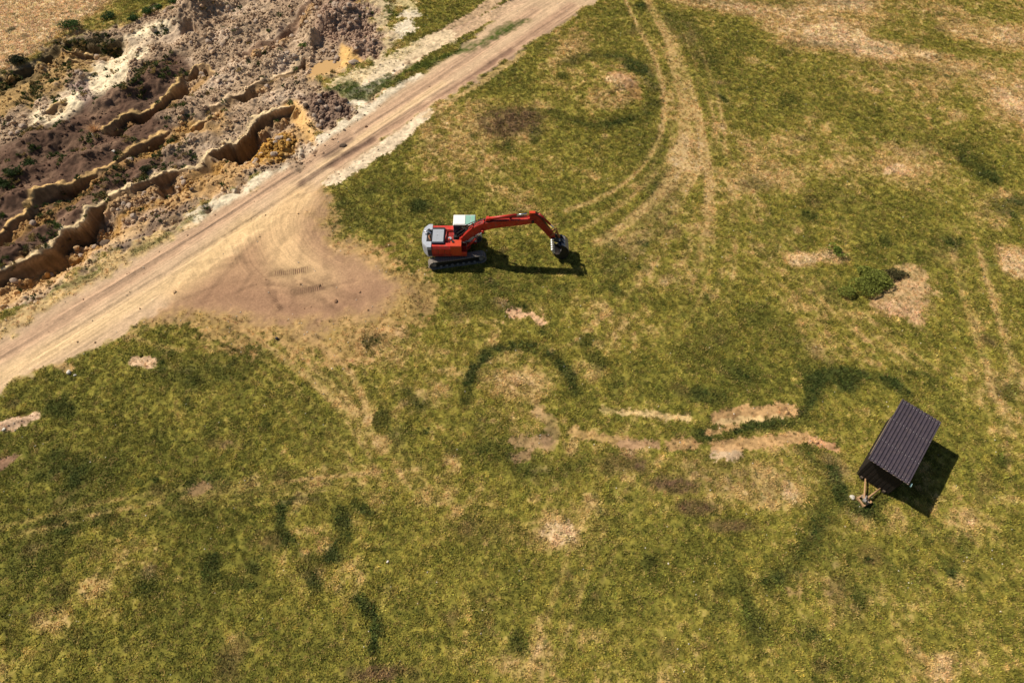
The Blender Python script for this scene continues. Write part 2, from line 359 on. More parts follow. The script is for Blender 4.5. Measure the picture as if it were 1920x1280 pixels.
# ---- side track and verges at the top
bare(S([(690, 185), (730, 140), (800, 90), (880, 50), (960, 10), (1000, -20)], 1.6, .4, .3, .3), A(212, 178, 144), .9, -.03, .95)
bare(S([(800, 78), (870, 40), (930, 0)], 1.5, .5, .4, .3), A(205, 170, 138), .8, 0, .85)
bare(area([(725, 70), (735, 40), (760, 22), (790, 28), (785, 55), (750, 72)], .8, .8, .8), chalk, .85, 0, .85)
bare(area([(735, 15), (745, -20), (790, -20), (770, 12)], .8, .8, .8), A(220, 200, 150), .7, 0, .7)
bare(S([(650, 200), (700, 150), (740, 120)], 2.2, .6, .6, .5), chalk, .9, 0, .85)
bare(S([(640, 160), (690, 140), (750, 105), (830, 70)], 2.6, 1.0, .8, .7), A(232, 208, 168), .8, 0, .7)
lush_band = area([(598, 168), (640, 150), (680, 158), (740, 138), (800, 112), (880, 80), (960, 40), (990, 35), (930, 75), (850, 104), (760, 146), (700, 186), (655, 190)], .3, .4, .45)
def grassy(sm, c, k=1.0):
    s, m = sm; m = m * np.clip(.75 + .6 * W2[s] + .3 * FINE[s], 0, 1); paint((s, m), c, k); put(GR, (s, m), 1.0, k)
grassy(lush_band, A(84, 98, 36)); add(LUSH, lush_band, .6)
grassy(area([(700, 40), (712, -20), (735, -20), (735, 20), (742, 30), (715, 45)], .3, .5, .5), A(70, 88, 34))
for q, w in (([(20, 585), (60, 560), (110, 540), (170, 515), (190, 500)], .9), ([(255, 470), (300, 450), (330, 425), (375, 400)], .7), ([(600, 165), (640, 190), (700, 175)], .8), ([(740, 68), (720, 72)], .7)):
    grassy(S(q, w, .4, .5, .5), A(112, 116, 60), .9)

bare(S([(700, -30), (708, 10), (716, 45), (735, 75), (700, 110)], 1.8, .9, .9, .7), A(214, 190, 152), .75, 0, .6)
# ---- the dug ground
PITPX = [(-220, 700), (-60, 640), (0, 592), (60, 562), (150, 505), (240, 462), (340, 408), (430, 355), (500, 325), (560, 300), (596, 258), (640, 225), (668, 210), (650, 185), (600, 165), (590, 155), (650, 128), (690, 110), (722, 85), (726, 62), (694, 40), (712, 18), (680, 2), (704, -25), (660, -120), (330, -120), (318, 5), (250, 35), (200, 52), (150, 60), (110, 75), (75, 108), (30, 125), (-60, 160), (-320, 260), (-360, 640)]
pm = area(PITPX, .6, .8, .55)
PITM = np.zeros_like(X); put(PITM, pm, 1)
ps = pm[0]; pmm = pm[1]
PIT[:] = PITM
GR *= (1 - PITM)
rub = A(196, 169, 138); soil = A(106, 80, 64); ochre = A(190, 150, 88); sand = A(226, 190, 132)
gl = fbm(X, Y, 2.6, 4, 41)
paint((ps, pmm), rub)
paint((ps, pmm * sst(-.15, .5, gl[ps])), A(172, 145, 118), .8)
paint((ps, pmm * sst(.1, .5, -gl[ps])), A(228, 202, 174), .7)
CLOD[:] = PITM * (.55 + .35 * W1)

def pw(sm, c, k=1.0, clod=None, weed=None):
    s, m = sm; m = m * PITM[s]; paint((s, m), c, k)
    if clod is not None: put(CLOD, (s, m), clod)
    if weed is not None: put(WEED, (s, m), weed)
# white chalk benches and ochre ground at the far edge
pw(area([(60, 215), (110, 175), (160, 150), (165, 118), (200, 90), (240, 60), (300, 35), (318, 45), (280, 80), (255, 115), (235, 150), (210, 165), (190, 205), (150, 225), (80, 235), (40, 245)], .6, .8, .6), A(252, 232, 194), .98, .16, .06)
pw(area([(60, 125), (110, 85), (170, 80), (165, 120), (110, 160), (60, 190), (10, 220), (-60, 220), (-40, 160)], .7, .8, .5), A(182, 148, 92), .9, .25, .35)
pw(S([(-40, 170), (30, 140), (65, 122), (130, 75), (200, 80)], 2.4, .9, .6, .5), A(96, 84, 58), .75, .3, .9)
pw(area([(130, 155), (160, 150), (180, 190), (165, 205), (140, 175)], .3, .3, .3), A(182, 156, 142), .9, .5)
pw(S([(240, 75), (280, 75), (330, 60)], 1.6, .5, .4, .3), A(214, 188, 158), .7, .2)
# brown topsoil heaps
pw(area([(-140, 320), (0, 290), (60, 268), (120, 240), (165, 225), (200, 192), (260, 150), (318, 108), (338, 140), (330, 172), (300, 215), (335, 250), (300, 300), (240, 345), (170, 388), (100, 432), (0, 490), (-140, 545)], .8, .8, .6), A(112, 86, 68), .95, .12, .2)
for q, w in (([(165, 222), (210, 195), (260, 160), (320, 120)], 4.2), ([(-40, 300), (40, 275), (120, 240), (160, 230)], 3.6), ([(-60, 345), (60, 330), (150, 300), (215, 270)], 3.6), ([(-60, 400), (30, 375), (60, 350), (110, 320)], 3.0), ([(-60, 480), (60, 430), (140, 380), (180, 350), (260, 305)], 3.0),
             ([(230, 290), (290, 215), (330, 190)], 2.2), ([(240, 305), (300, 300), (340, 290)], 1.6), ([(20, 470), (80, 440), (140, 395)], 2.4)):
    pw(S(q, w, .9, .7, .4), soil, .9, .12, .22)
for q, w in (([(150, 300), (215, 270)], .8), ([(180, 215), (250, 160)], 1.2), ([(20, 360), (100, 325)], .8), ([(110, 410), (180, 355)], .9)):
    pw(S(q, w, .5, .4, .3), A(150, 120, 96), .7)
# dark brown dug heap by the pond
pw(area([(590, 60), (600, 5), (640, -40), (700, -40), (706, 60), (722, 88), (680, 112), (640, 80)], .8, .7, .5), A(172, 142, 120), .9, .85)
pw(area([(560, 175), (620, 170), (655, 190), (650, 215), (600, 235), (575, 215)], .4, .5, .5), A(138, 112, 96), .85, .9)
# ochre trench floors
pw(area([(-40, 545), (40, 495), (110, 465), (180, 430), (260, 395), (330, 355), (400, 310), (470, 268), (520, 235), (560, 225), (590, 250), (540, 290), (470, 322), (380, 370), (300, 420), (220, 455), (140, 500), (60, 545), (-40, 600)], .5, .5, .4), A(206, 166, 112), .9, .35)
pw(S([(60, 485), (130, 455), (200, 425), (330, 345), (420, 295)], 1.8, .7, .5, .4), A(178, 134, 66), .8, .55)
pw(area([(455, 285), (480, 250), (520, 245), (555, 258), (560, 285), (520, 300), (470, 305)], .4, .4, .4), A(192, 146, 72), .95, .95)
pw(S([(40, 545), (110, 520), (230, 440), (310, 410)], 1.0, .5, .4, .4), A(232, 196, 150), .7, .3)
pw(S([(225, 465), (262, 440), (300, 410), (350, 385)], .9, .35, .25, .2), A(124, 104, 92), .8, .3)
pw(S([(235, 415), (265, 405), (300, 395)], 1.1, .4, .4, .3), A(208, 178, 150), .8, .8)
pw(S([(545, 190), (570, 225), (590, 258)], 1.6, .4, .25, .2), A(230, 186, 122), .95, .03)
pw(S([(-30, 450), (60, 420), (110, 375), (180, 335)], 1.0, .4, .4, .3), A(170, 132, 72), .6, .4)
pw(S([(270, 278), (320, 262), (350, 235)], 1.6, .6, .5, .4), A(196, 152, 84), .8, .5)
pw(S([(345, 160), (380, 150), (400, 140)], .9, .4, .4, .3), A(184, 140, 78), .7, .4)
pw(S([(380, 240), (420, 235), (415, 210)], 1.2, .4, .4, .3), A(206, 164, 104), .7, .4)
pw(area([(640, 78), (680, 110), (655, 125), (628, 118)], .3, .25, .2), A(230, 186, 116), .95, .05)
pw(S([(585, 140), (640, 128), (600, 118)], 1.4, .3, .2, .2), A(214, 176, 122), .9, .1)

# relief of the dug ground: rough, then ledges
rough = (1 - np.abs(fbm(X, Y, 2.2, 4, 51))) ** 2
CL = np.clip(CLOD, 0, 1)
Zp = -.25 + .42 * gl + CL * (.34 * W1 + .24 * W2 + .13 * FINE + .30 * (rough - .6))
Zp += (1 - CL) * (.28 * W1 + .14 * W2 + .04 * FINE)
def ledge(pix, drop, ramp, wall=.22, rim=.5, rimc=sand, rimk=1.0, floorc=None, lip=.10):
    pts = gp(pix); s = window(pts, ramp + 2)
    d, sd, arc, over = seg_dist(X[s], Y[s], pts)
    t = -(d * sd) + .22 * W1[s] + .14 * W2[s] + .35 * W3[s] + .09 * FINE[s] + .07 * vnoise(arc / .9, arc * 0, 79)     # + on the low side
    fade = 1 - sst(0, .9, over)
    var = .70 + .55 * vnoise(arc / 4.2, arc * 0, 77 + len(pix)) + .22 * vnoise(arc / 1.1, arc * 0, 78)
    cut = .45 + .55 * sst(-.35, .15, fbm(X[s], Y[s], 2.4, 2, 83)); h = sst(0, wall + .9 * (1 - cut), t) * (1 - sst(ramp * .16, ramp, t)) * fade
    Zp[s] -= drop * var * h
    tal = sst(wall, wall + .3, t) * (1 - sst(wall + .7, wall + 1.6, t)) * fade * sst(-.1, .35, W1[s]); Zp[s] += drop * .28 * tal; put(CLOD, (s, tal * PITM[s]), .8)
    paint((s, tal * PITM[s]), A(196, 152, 92), .6)
    m = sst(-rim * 1.4, -rim * .6, t) * (1 - sst(-.02, .12, t)) * fade * PITM[s]
    Zp[s] += .3 * lip * m
    m = m * np.clip(.95 + .5 * W2[s] + .4 * FINE[s], 0, 1)
    paint((s, m), np.asarray(rimc) * 1.08, rimk); put(CLOD, (s, m), 0.02)
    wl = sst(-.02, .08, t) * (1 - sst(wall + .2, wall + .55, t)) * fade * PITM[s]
    paint((s, wl), floorc if floorc is not None else A(144, 116, 82), .9); put(CLOD, (s, wl), 0.05)  # wall faces coloured darker to deepen their shade
L1 = [(-160, 580), (0, 502), (50, 480), (92, 460), (101, 440), (114, 427), (142, 420), (158, 408), (170, 392), (205, 367), (232, 353), (243, 352), (272, 335), (310, 322), (342, 315), (370, 300), (400, 277), (425, 260), (438, 262), (460, 240), (475, 217), (497, 212), (520, 205), (541, 195)]
L2 = [(-160, 500), (0, 425), (50, 400), (58, 382), (75, 362), (100, 346), (132, 341), (160, 331), (190, 314), (224, 297), (252, 270), (282, 252), (303, 246)]
L3 = [(198, 243), (212, 226), (226, 216), (242, 207), (264, 204), (280, 195), (318, 170), (334, 152), (338, 142)]
L4 = [(395, 200), (417, 192), (437, 177), (465, 165), (495, 147), (530, 130), (562, 112)]
ledge(L4, .75, 2.0, rim=.4, rimc=A(228, 198, 158))
ledge(L3, .95, 2.4, rim=.32, rimc=A(216, 180, 120))
ledge(L2, .95, 2.6, rim=.32, rimc=A(226, 186, 124))
ledge(L1, 1.9, 4.4, wall=.35, rim=.38, rimc=A(240, 212, 164), lip=.14)
ledge([(352, 135), (366, 119), (384, 120), (396, 132)], 1.6, 2.2, .4, .15)
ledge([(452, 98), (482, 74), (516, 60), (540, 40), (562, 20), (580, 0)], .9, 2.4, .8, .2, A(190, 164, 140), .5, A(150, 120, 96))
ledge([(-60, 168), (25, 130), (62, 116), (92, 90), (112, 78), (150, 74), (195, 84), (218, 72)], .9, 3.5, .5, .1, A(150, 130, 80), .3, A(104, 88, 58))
ledge([(118, 92), (140, 90), (165, 90)], .4, .9, .2, .3); ledge([(120, 110), (140, 105), (162, 106)], .45, .9, .2, .3)
ledge([(365, 232), (385, 222), (398, 214)], .8, 1.4, .25, .3); ledge([(85, 205), (105, 196), (120, 194)], .25, .8, .2, .2)
ledge([(240, 20), (280, 14), (312, -6)], .7, 1.6, .3, .5, chalk, .8)
Zs = Z.copy(); Z[:] = Zp
def heap(*a, **k): bump(*a, **k)
for u, v, rx, ry, h, r in ((232, 178, 4.0, 1.4, 1.0, .62), (285, 140, 2.4, 1.3, .8, .62), (60, 268, 4.2, 1.2, .8, .45), (135, 236, 2.0, 1.0, .6, .5), (60, 320, 3.0, 1.0, .6, .4), (175, 288, 3.4, 1.0, .75, .5), (40, 368, 2.6, .9, .6, .5),
                           (150, 395, 1.4, .7, .45, .5), (100, 420, 1.4, .8, .45, .5), (30, 465, 2.2, .9, .5, .4), (215, 340, 2.0, .6, .4, .5), (372, 8, 2.0, 3.4, 2.6, .1), (340, 45, 2.4, 2.0, 1.0, 0), (640, 28, 2.8, 2.4, 1.4, 0), (592, 72, 1.6, 1.2, 1.2, .6), (618, 48, 1.6, 1.1, 1.0, 0), (680, 85, 1.8, 1.2, .9, .2),
                           (505, 270, 2.0, 1.2, .9, .3), (615, 195, 2.0, 1.0, .6, .2), (250, 455, 1.6, .5, .4, .55), (310, 410, 2.0, .5, .4, .5), (430, 60, 2.4, 1.6, .8, .4), (520, 110, 2.6, 1.2, .6, .5), (425, 140, 2.6, 1.2, .7, .5), (480, 190, 2.4, 1.0, .4, .5), (125, 190, 3, 1.2, .3, .4), (360, 205, 2.2, 1.0, .5, .5)):
    heap(u, v, rx, ry, h, r)
# hollow with the pond, small puddle
def hollow(pix, floor, wall):
    pts = np.array([g(u, v, floor) for u, v in pix]); s = window(pts, 2)
    sd = poly_sd(X[s], Y[s], pts) + .25 * W1[s] + .12 * W2[s]
    t = sst(0, wall, -sd)
    Z[s] = Z[s] * (1 - t) + (floor + .06 * W2[s]) * t
POND_Z = -.45; PUD_Z = -.42
hollow([(566, 150), (574, 112), (588, 72), (612, 55), (632, 62), (645, 85), (668, 108), (655, 122), (640, 138), (600, 152)], -.40, .9)
hollow([(572, 146), (584, 128), (606, 112), (640, 112), (644, 124), (612, 144), (585, 154)], -.62, .4)
hollow([(342, 72), (345, 60), (362, 56), (378, 62), (380, 72), (368, 80), (352, 80)], -.62, .6)
Zpit = Z.copy()
Z[:] = Zs * (1 - PITM) + Zpit * PITM
CLOD = np.clip(CLOD, 0, 1) * PITM
ALB *= (1 + PITM * (.2 * FINE + .2 * W2))[..., None]
# soil layers showing in the steep cut faces
gy_, gx_ = np.gradient(Z, ys, xs); steep = sst(.7, 1.6, np.hypot(gx_, gy_)) * PITM
lay_ = vnoise(Z * 3.2 + .25 * W1, X * .08, 131) * .6 + vnoise(Z * 8 + .3 * W2, X * .15, 132) * .4
ALB *= (1 + steep * (.42 * lay_ + .30 * W2 + .25 * FINE))[..., None]
# verge of rubble beside the pit
for q, w, k in (([(230, 460), (330, 400), (420, 355)], .8, .3), ([(560, 300), (640, 240), (700, 190)], 1.5, .12), ([(620, 335), (760, 245)], .8, .1), ([(690, 160), (760, 100)], 2.0, .05), ([(1345, 786), (1440, 770), (1486, 768)], 1.0, .06), ([(1345, 835), (1420, 832), (1505, 818)], 1.0, .06), ([(1522, 826), (1560, 836)], .7, .3), ([(1075, 808), (1190, 830), (1300, 832)], .8, .05), ([(962, 586), (1012, 605)], .8, .3), ([(250, 676), (284, 678)], .8, .3), ([(-10, 800), (66, 776)], .9, .3),
                ([(1000, 55), (860, 152), (640, 300), (440, 420), (100, 625)], 6.5, .007), ([(480, 560), (700, 560)], 4.0, .005)):
    s, m = S(q, w, .4, .3, .3); CLOD[s] = np.maximum(CLOD[s], m * k)
ALB = np.clip(ALB, .008, .93)
GR = np.clip(GR, 0, 1) * (1 - RO)
Z[np.abs(X) > 62] *= .3

# flat trodden stand under the digger and the hut so that they rest on the ground
def flatten(cx, cy, r, z=0.0):
    s = window(np.array([[cx, cy]]), r + 2); dd = np.hypot(X[s] - cx, Y[s] - cy); m = 1 - sst(r * .75, r + 1.2, dd)
    Z[s] = Z[s] * (1 - m) + (z + .012 * FINE[s]) * m

EXC = (-4.56, 36.95); HUT = None
flatten(EXC[0], EXC[1], 3.4); flatten(4.0, 36.8, 1.3)
hutc = np.mean([g(1609, 888), g(1700, 940), g(1690, 780), g(1780, 830)], axis=0)
flatten(hutc[0], hutc[1], 4.6)

def ground_z(x, y):
    fx = (np.asarray(x) - xs_f[0]) / STEP + 24; fy = (np.asarray(y) - ys_f[0]) / STEP + 24
    i = np.clip(fx.astype(int), 0, NX - 2); j = np.clip(fy.astype(int), 0, NY - 2)
    a = fx - i; b = fy - j
    return (Z[j, i] * (1 - a) + Z[j, i + 1] * a) * (1 - b) + (Z[j + 1, i] * (1 - a) + Z[j + 1, i + 1] * a) * b
def sample(arr, x, y):
    i = np.clip(((x - xs_f[0]) / STEP + 24.5).astype(int), 0, NX - 1); j = np.clip(((y - ys_f[0]) / STEP + 24.5).astype(int), 0, NY - 1)
    return arr[j, i]

# ------------------------------------------------------------------ materials
def nodes_of(name):
    m = bpy.data.materials.new(name); m.use_nodes = True
    nt = m.node_tree; b = nt.nodes['Principled BSDF']
    return m, nt, b
def N(nt, t, **kw):
    n = nt.nodes.new(t)
    for k_, v in kw.items(): setattr(n, k_, v)
    return n
def mul(nt, colr, fac_socket, lo, hi):
    mr = N(nt, 'ShaderNodeMapRange'); mr.inputs['From Min'].default_value = .25; mr.inputs['From Max'].default_value = .75
    mr.inputs['To Min'].default_value = lo; mr.inputs['To Max'].default_value = hi
    nt.links.new(fac_socket, mr.inputs['Value'])
    vm = N(nt, 'ShaderNodeVectorMath', operation='SCALE')
    nt.links.new(colr, vm.inputs[0]); nt.links.new(mr.outputs[0], vm.inputs['Scale'])
    return vm.outputs[0]
def terrain_material():
    m, nt, b = nodes_of('earth_and_grass'); lk = nt.links.new
    at = N(nt, 'ShaderNodeAttribute', attribute_name='albedo')
    wt = N(nt, 'ShaderNodeAttribute', attribute_name='weights')      # x road, y grass, z rubble
    st = N(nt, 'ShaderNodeAttribute', attribute_name='travel')
    ge = N(nt, 'ShaderNodeNewGeometry')
    n1 = N(nt, 'ShaderNodeTexNoise'); n1.inputs['Scale'].default_value = 7; n1.inputs['Detail'].default_value = 6; n1.inputs['Roughness'].default_value = .7
    lk(ge.outputs['Position'], n1.inputs['Vector'])
    c = mul(nt, at.outputs['Color'], n1.outputs['Fac'], .72, 1.28)
    sep = N(nt, 'ShaderNodeSeparateXYZ'); lk(wt.outputs['Vector'], sep.inputs[0])
    # tyre streaks
    mp = N(nt, 'ShaderNodeVectorMath', operation='MULTIPLY'); mp.inputs[1].default_value = (.10, 4.2, 0)
    lk(st.outputs['Vector'], mp.inputs[0])
    n2 = N(nt, 'ShaderNodeTexNoise'); n2.inputs['Scale'].default_value = 1; n2.inputs['Detail'].default_value = 4; n2.inputs['Roughness'].default_value = .65
    lk(mp.outputs[0], n2.inputs['Vector'])
    cs = mul(nt, c, n2.outputs['Fac'], .72, 1.18)
    mx = N(nt, 'ShaderNodeMix', data_type='RGBA')
    lk(sep.outputs[0], mx.inputs[0]); lk(c, mx.inputs[6]); lk(cs, mx.inputs[7])
    lk(mx.outputs[2], b.inputs['Base Color'])
    b.inputs['Roughness'].default_value = .95; b.inputs['Specular IOR Level'].default_value = .15
    # fine relief
    n3 = N(nt, 'ShaderNodeTexNoise'); n3.inputs['Scale'].default_value = 11; n3.inputs['Detail'].default_value = 5; n3.inputs['Roughness'].default_value = .65
    lk(ge.outputs['Position'], n3.inputs['Vector'])
    ma = N(nt, 'ShaderNodeMath', operation='MULTIPLY_ADD'); ma.inputs[1].default_value = .10; ma.inputs[2].default_value = .035
    lk(sep.outputs[2], ma.inputs[0])
    hm = N(nt, 'ShaderNodeMath', operation='MULTIPLY'); lk(n3.outputs['Fac'], hm.inputs[0]); lk(ma.outputs[0], hm.inputs[1])
    sm_ = N(nt, 'ShaderNodeMath', operation='MULTIPLY'); lk(n2.outputs['Fac'], sm_.inputs[0]); lk(sep.outputs[0], sm_.inputs[1])
    s2 = N(nt, 'ShaderNodeMath', operation='MULTIPLY_ADD'); s2.inputs[1].default_value = .08; lk(sm_.outputs[0], s2.inputs[0]); lk(hm.outputs[0], s2.inputs[2])
    bp = N(nt, 'ShaderNodeBump'); bp.inputs['Strength'].default_value = .9; bp.inputs['Distance'].default_value = 1.0
    lk(s2.outputs[0], bp.inputs['Height']); lk(bp.outputs[0], b.inputs['Normal'])
    return m
M_TERRAIN = terrain_material()

_mats = {}
def flat(name, rgb, rough=.6, metal=0.0, spec=.4, grain=(12, .8, 1.15), dirt=None, bumpd=0.0):
    """procedural paint/metal/wood: base colour with noise wear and optional dirt"""
    if name in _mats: return _mats[name]
    m, nt, b = nodes_of(name); lk = nt.links.new
    tc = N(nt, 'ShaderNodeTexCoord')
    n1 = N(nt, 'ShaderNodeTexNoise'); n1.inputs['Scale'].default_value = grain[0]; n1.inputs['Detail'].default_value = 5
    lk(tc.outputs['Object'], n1.inputs['Vector'])
    rgbn = N(nt, 'ShaderNodeRGB'); rgbn.outputs[0].default_value = (*rgb, 1)
    c = mul(nt, rgbn.outputs[0], n1.outputs['Fac'], grain[1], grain[2])
    if dirt:
        n2 = N(nt, 'ShaderNodeTexNoise'); n2.inputs['Scale'].default_value = 3.5; n2.inputs['Detail'].default_value = 7; n2.inputs['Roughness'].default_value = .7
        lk(tc.outputs['Object'], n2.inputs['Vector'])
        mr = N(nt, 'ShaderNodeMapRange'); mr.inputs['From Min'].default_value = .5; mr.inputs['From Max'].default_value = .75; mr.inputs['To Max'].default_value = dirt
        lk(n2.outputs['Fac'], mr.inputs['Value'])
        mx = N(nt, 'ShaderNodeMix', data_type='RGBA'); lk(mr.outputs[0], mx.inputs[0]); lk(c, mx.inputs[6]); mx.inputs[7].default_value = (.22, .16, .10, 1)
        c = mx.outputs[2]
    lk(c, b.inputs['Base Color'])
    b.inputs['Roughness'].default_value = rough; b.inputs['Metallic'].default_value = metal; b.inputs['Specular IOR Level'].default_value = spec
    if bumpd:
        bp = N(nt, 'ShaderNodeBump'); bp.inputs['Distance'].default_value = bumpd; lk(n1.outputs['Fac'], bp.inputs['Height']); lk(bp.outputs[0], b.inputs['Normal'])
    _mats[name] = m
    return m
def leafy(name, rgb, spread=.5, inst=True):
    m, nt, b = nodes_of(name); lk = nt.links.new
    if inst:
        at = N(nt, 'ShaderNodeAttribute', attribute_name='tint', attribute_type='INSTANCER'); base = at.outputs['Color']
    else:
        rn = N(nt, 'ShaderNodeRGB'); rn.outputs[0].default_value = (*rgb, 1); base = rn.outputs[0]
    rd = N(nt, 'ShaderNodeAttribute', attribute_name='shade')
    mr = N(nt, 'ShaderNodeMapRange'); mr.inputs['To Min'].default_value = 1 - spread; mr.inputs['To Max'].default_value = 1 + spread
    lk(rd.outputs['Fac'], mr.inputs['Value'])
    vm = N(nt, 'ShaderNodeVectorMath', operation='SCALE'); lk(base, vm.inputs[0]); lk(mr.outputs[0], vm.inputs['Scale'])
    lk(vm.outputs[0], b.inputs['Base Color'])
    b.inputs['Roughness'].default_value = .8; b.inputs['Specular IOR Level'].default_value = .2
    tr = N(nt, 'ShaderNodeBsdfTranslucent'); lk(vm.outputs[0], tr.inputs['Color'])
    ms = N(nt, 'ShaderNodeMixShader'); ms.inputs[0].default_value = .25
    lk(b.outputs[0], ms.inputs[1]); lk(tr.outputs[0], ms.inputs[2])
    lk(ms.outputs[0], nt.nodes['Material Output'].inputs['Surface'])
    return m

# ------------------------------------------------------------------ terrain objects
def tag(o, label=None, category=None, group=None, kind=None):
    if label: o['label'] = label
    if category: o['category'] = category
    if group: o['group'] = group
    if kind: o['kind'] = kind
    return o
def build_terrain():
    co = np.stack([X, Y, Z], -1).reshape(-1, 3)
    dzdx = np.gradient(Z, xs, axis=1); dzdy = np.gradient(Z, ys, axis=0)
    nr = np.stack([-dzdx, -dzdy, np.ones_like(Z)], -1); nr /= np.linalg.norm(nr, axis=-1, keepdims=True); nr = nr.reshape(-1, 3)
    idx = np.arange(NX * NY).reshape(NY, NX)
    quads = np.stack([idx[:-1, :-1], idx[:-1, 1:], idx[1:, 1:], idx[1:, :-1]], -1).reshape(-1, 4)
    def fm_(a): return ((a[:-1, :-1] + a[1:, 1:] + a[1:, :-1] + a[:-1, 1:]) / 4).reshape(-1)
    isroad = fm_(RO) > .5; ispit = (fm_(PITM) > .5) & ~isroad
    for name, sel in (('ground', ~isroad & ~ispit), ('dirt_road', isroad), ('pit', ispit)):
        q = quads[sel]; used = np.unique(q); remap = np.zeros(NX * NY, np.int64); remap[used] = np.arange(len(used))
        me = bpy.data.meshes.new(name); qq = remap[q]
        me.vertices.add(len(used)); me.vertices.foreach_set('co', co[used].astype(np.float32).ravel())
        me.loops.add(len(qq) * 4); me.loops.foreach_set('vertex_index', qq.astype(np.int32).ravel())
        me.polygons.add(len(qq)); me.polygons.foreach_set('loop_start', np.arange(0, len(qq) * 4, 4, dtype=np.int32))
        me.update(calc_edges=True)
        me.polygons.foreach_set('use_smooth', np.ones(len(qq), bool))
        a = me.attributes.new('albedo', 'FLOAT_COLOR', 'POINT')
        rgba = np.ones((len(used), 4), np.float32); rgba[:, :3] = ALB.reshape(-1, 3)[used]; a.data.foreach_set('color', rgba.ravel())
        a = me.attributes.new('weights', 'FLOAT_VECTOR', 'POINT'); a.data.foreach_set('vector', np.stack([SK, GR, CLOD], -1).reshape(-1, 3)[used].astype(np.float32).ravel())
        a = me.attributes.new('travel', 'FLOAT_VECTOR', 'POINT'); a.data.foreach_set('vector', ST.reshape(-1, 3)[used].astype(np.float32).ravel())
        me.normals_split_custom_set_from_vertices(nr[used].astype(np.float32))
        me.materials.append(M_TERRAIN)
        o = bpy.data.objects.new(name, me); col.objects.link(o); o['kind'] = 'structure'
build_terrain()

# ------------------------------------------------------------------ scattering
def mesh_from(name, verts, faces, mat, shade=None, smooth_=False):
    me = bpy.data.meshes.new(name); me.from_pydata([tuple(v) for v in verts], [], faces); me.update()
    if shade is not None:
        a = me.attributes.new('shade', 'FLOAT', 'FACE'); a.data.foreach_set('value', np.asarray(shade, np.float32))
    if smooth_: me.polygons.foreach_set('use_smooth', np.ones(len(me.polygons), bool))
    me.materials.append(mat)
    return me
def scatter(name, label, pts, rotz, scl, tint, meshes, tilt=0.0):
    cl_ = bpy.data.collections.new(name + '_kinds')
    for i, me in enumerate(meshes):
        cl_.objects.link(bpy.data.objects.new('%s_kind_%02d' % (name, i), me))
    me = bpy.data.meshes.new(name); n = len(pts)
    me.vertices.add(n); me.vertices.foreach_set('co', np.asarray(pts, np.float32).ravel())
    rot = np.zeros((n, 3), np.float32); rot[:, 2] = rotz
    if tilt: rot[:, :2] = rng.normal(0, tilt, (n, 2))
    me.attributes.new('spin', 'FLOAT_VECTOR', 'POINT').data.foreach_set('vector', rot.ravel())
    me.attributes.new('size', 'FLOAT', 'POINT').data.foreach_set('value', np.asarray(scl, np.float32))
    t4 = np.ones((n, 4), np.float32); t4[:, :3] = tint
    me.attributes.new('tint', 'FLOAT_COLOR', 'POINT').data.foreach_set('color', t4.ravel())
    me.attributes.new('pick', 'INT', 'POINT').data.foreach_set('value', rng.integers(0, len(meshes), n).astype(np.int32))
    o = bpy.data.objects.new(name, me); col.objects.link(o)
    ng = bpy.data.node_groups.new(name + '_scatter', 'GeometryNodeTree')
    ng.interface.new_socket('Geometry', in_out='INPUT', socket_type='NodeSocketGeometry'); ng.interface.new_socket('Geometry', in_out='OUTPUT', socket_type='NodeSocketGeometry')
    gi = ng.nodes.new('NodeGroupInput'); go = ng.nodes.new('NodeGroupOutput')
    ip = ng.nodes.new('GeometryNodeInstanceOnPoints'); ci = ng.nodes.new('GeometryNodeCollectionInfo')
    ci.inputs['Collection'].default_value = cl_; ci.inputs['Separate Children'].default_value = True; ci.inputs['Reset Children'].default_value = True
    def na(nm, dt):
        q = ng.nodes.new('GeometryNodeInputNamedAttribute'); q.data_type = dt; q.inputs[0].default_value = nm; return q.outputs[0]
    L = ng.links.new
    L(gi.outputs[0], ip.inputs['Points']); L(ci.outputs[0], ip.inputs['Instance']); ip.inputs['Pick Instance'].default_value = True
    L(na('pick', 'INT'), ip.inputs['Instance Index']); L(na('spin', 'FLOAT_VECTOR'), ip.inputs['Rotation']); L(na('size', 'FLOAT'), ip.inputs['Scale'])
    L(ip.outputs[0], go.inputs[0])
    md = o.modifiers.new('scatter', 'NODES'); md.node_group = ng
    tag(o, label, name.replace('_', ' '), kind='stuff')
    return o
def tuft_mesh(name, mat, blades, rad, ln, wd, lean, seed):
    r = np.random.default_rng(seed); V = []; Fc = []; sh = []
    for i in range(blades):
        a = r.uniform(0, 6.283); d = rad * math.sqrt(r.uniform(0, 1)); bx, by = d * math.cos(a), d * math.sin(a)
        a2 = a + r.normal(0, .9); l = ln * r.uniform(.6, 1.3); le = min(1.4, abs(r.normal(lean, .3))); w = wd * r.uniform(.6, 1.3)
        hx, hz = l * math.sin(le), l * math.cos(le); px, py = -math.sin(a2) * w / 2, math.cos(a2) * w / 2
        k0 = len(V); ca, sa = math.cos(a2), math.sin(a2)
        V += [(bx - px, by - py, -.01), (bx + px, by + py, -.01), (bx + ca * hx * .45 + px * .9, by + sa * hx * .45 + py * .9, hz * .65), (bx + ca * hx * .45 - px * .9, by + sa * hx * .45 - py * .9, hz * .65), (bx + ca * hx, by + sa * hx, hz)]
        Fc += [(k0, k0 + 1, k0 + 2, k0 + 3), (k0 + 3, k0 + 2, k0 + 4)]; q = r.uniform(); sh += [q, q]
    return mesh_from(name, V, Fc, mat, sh)
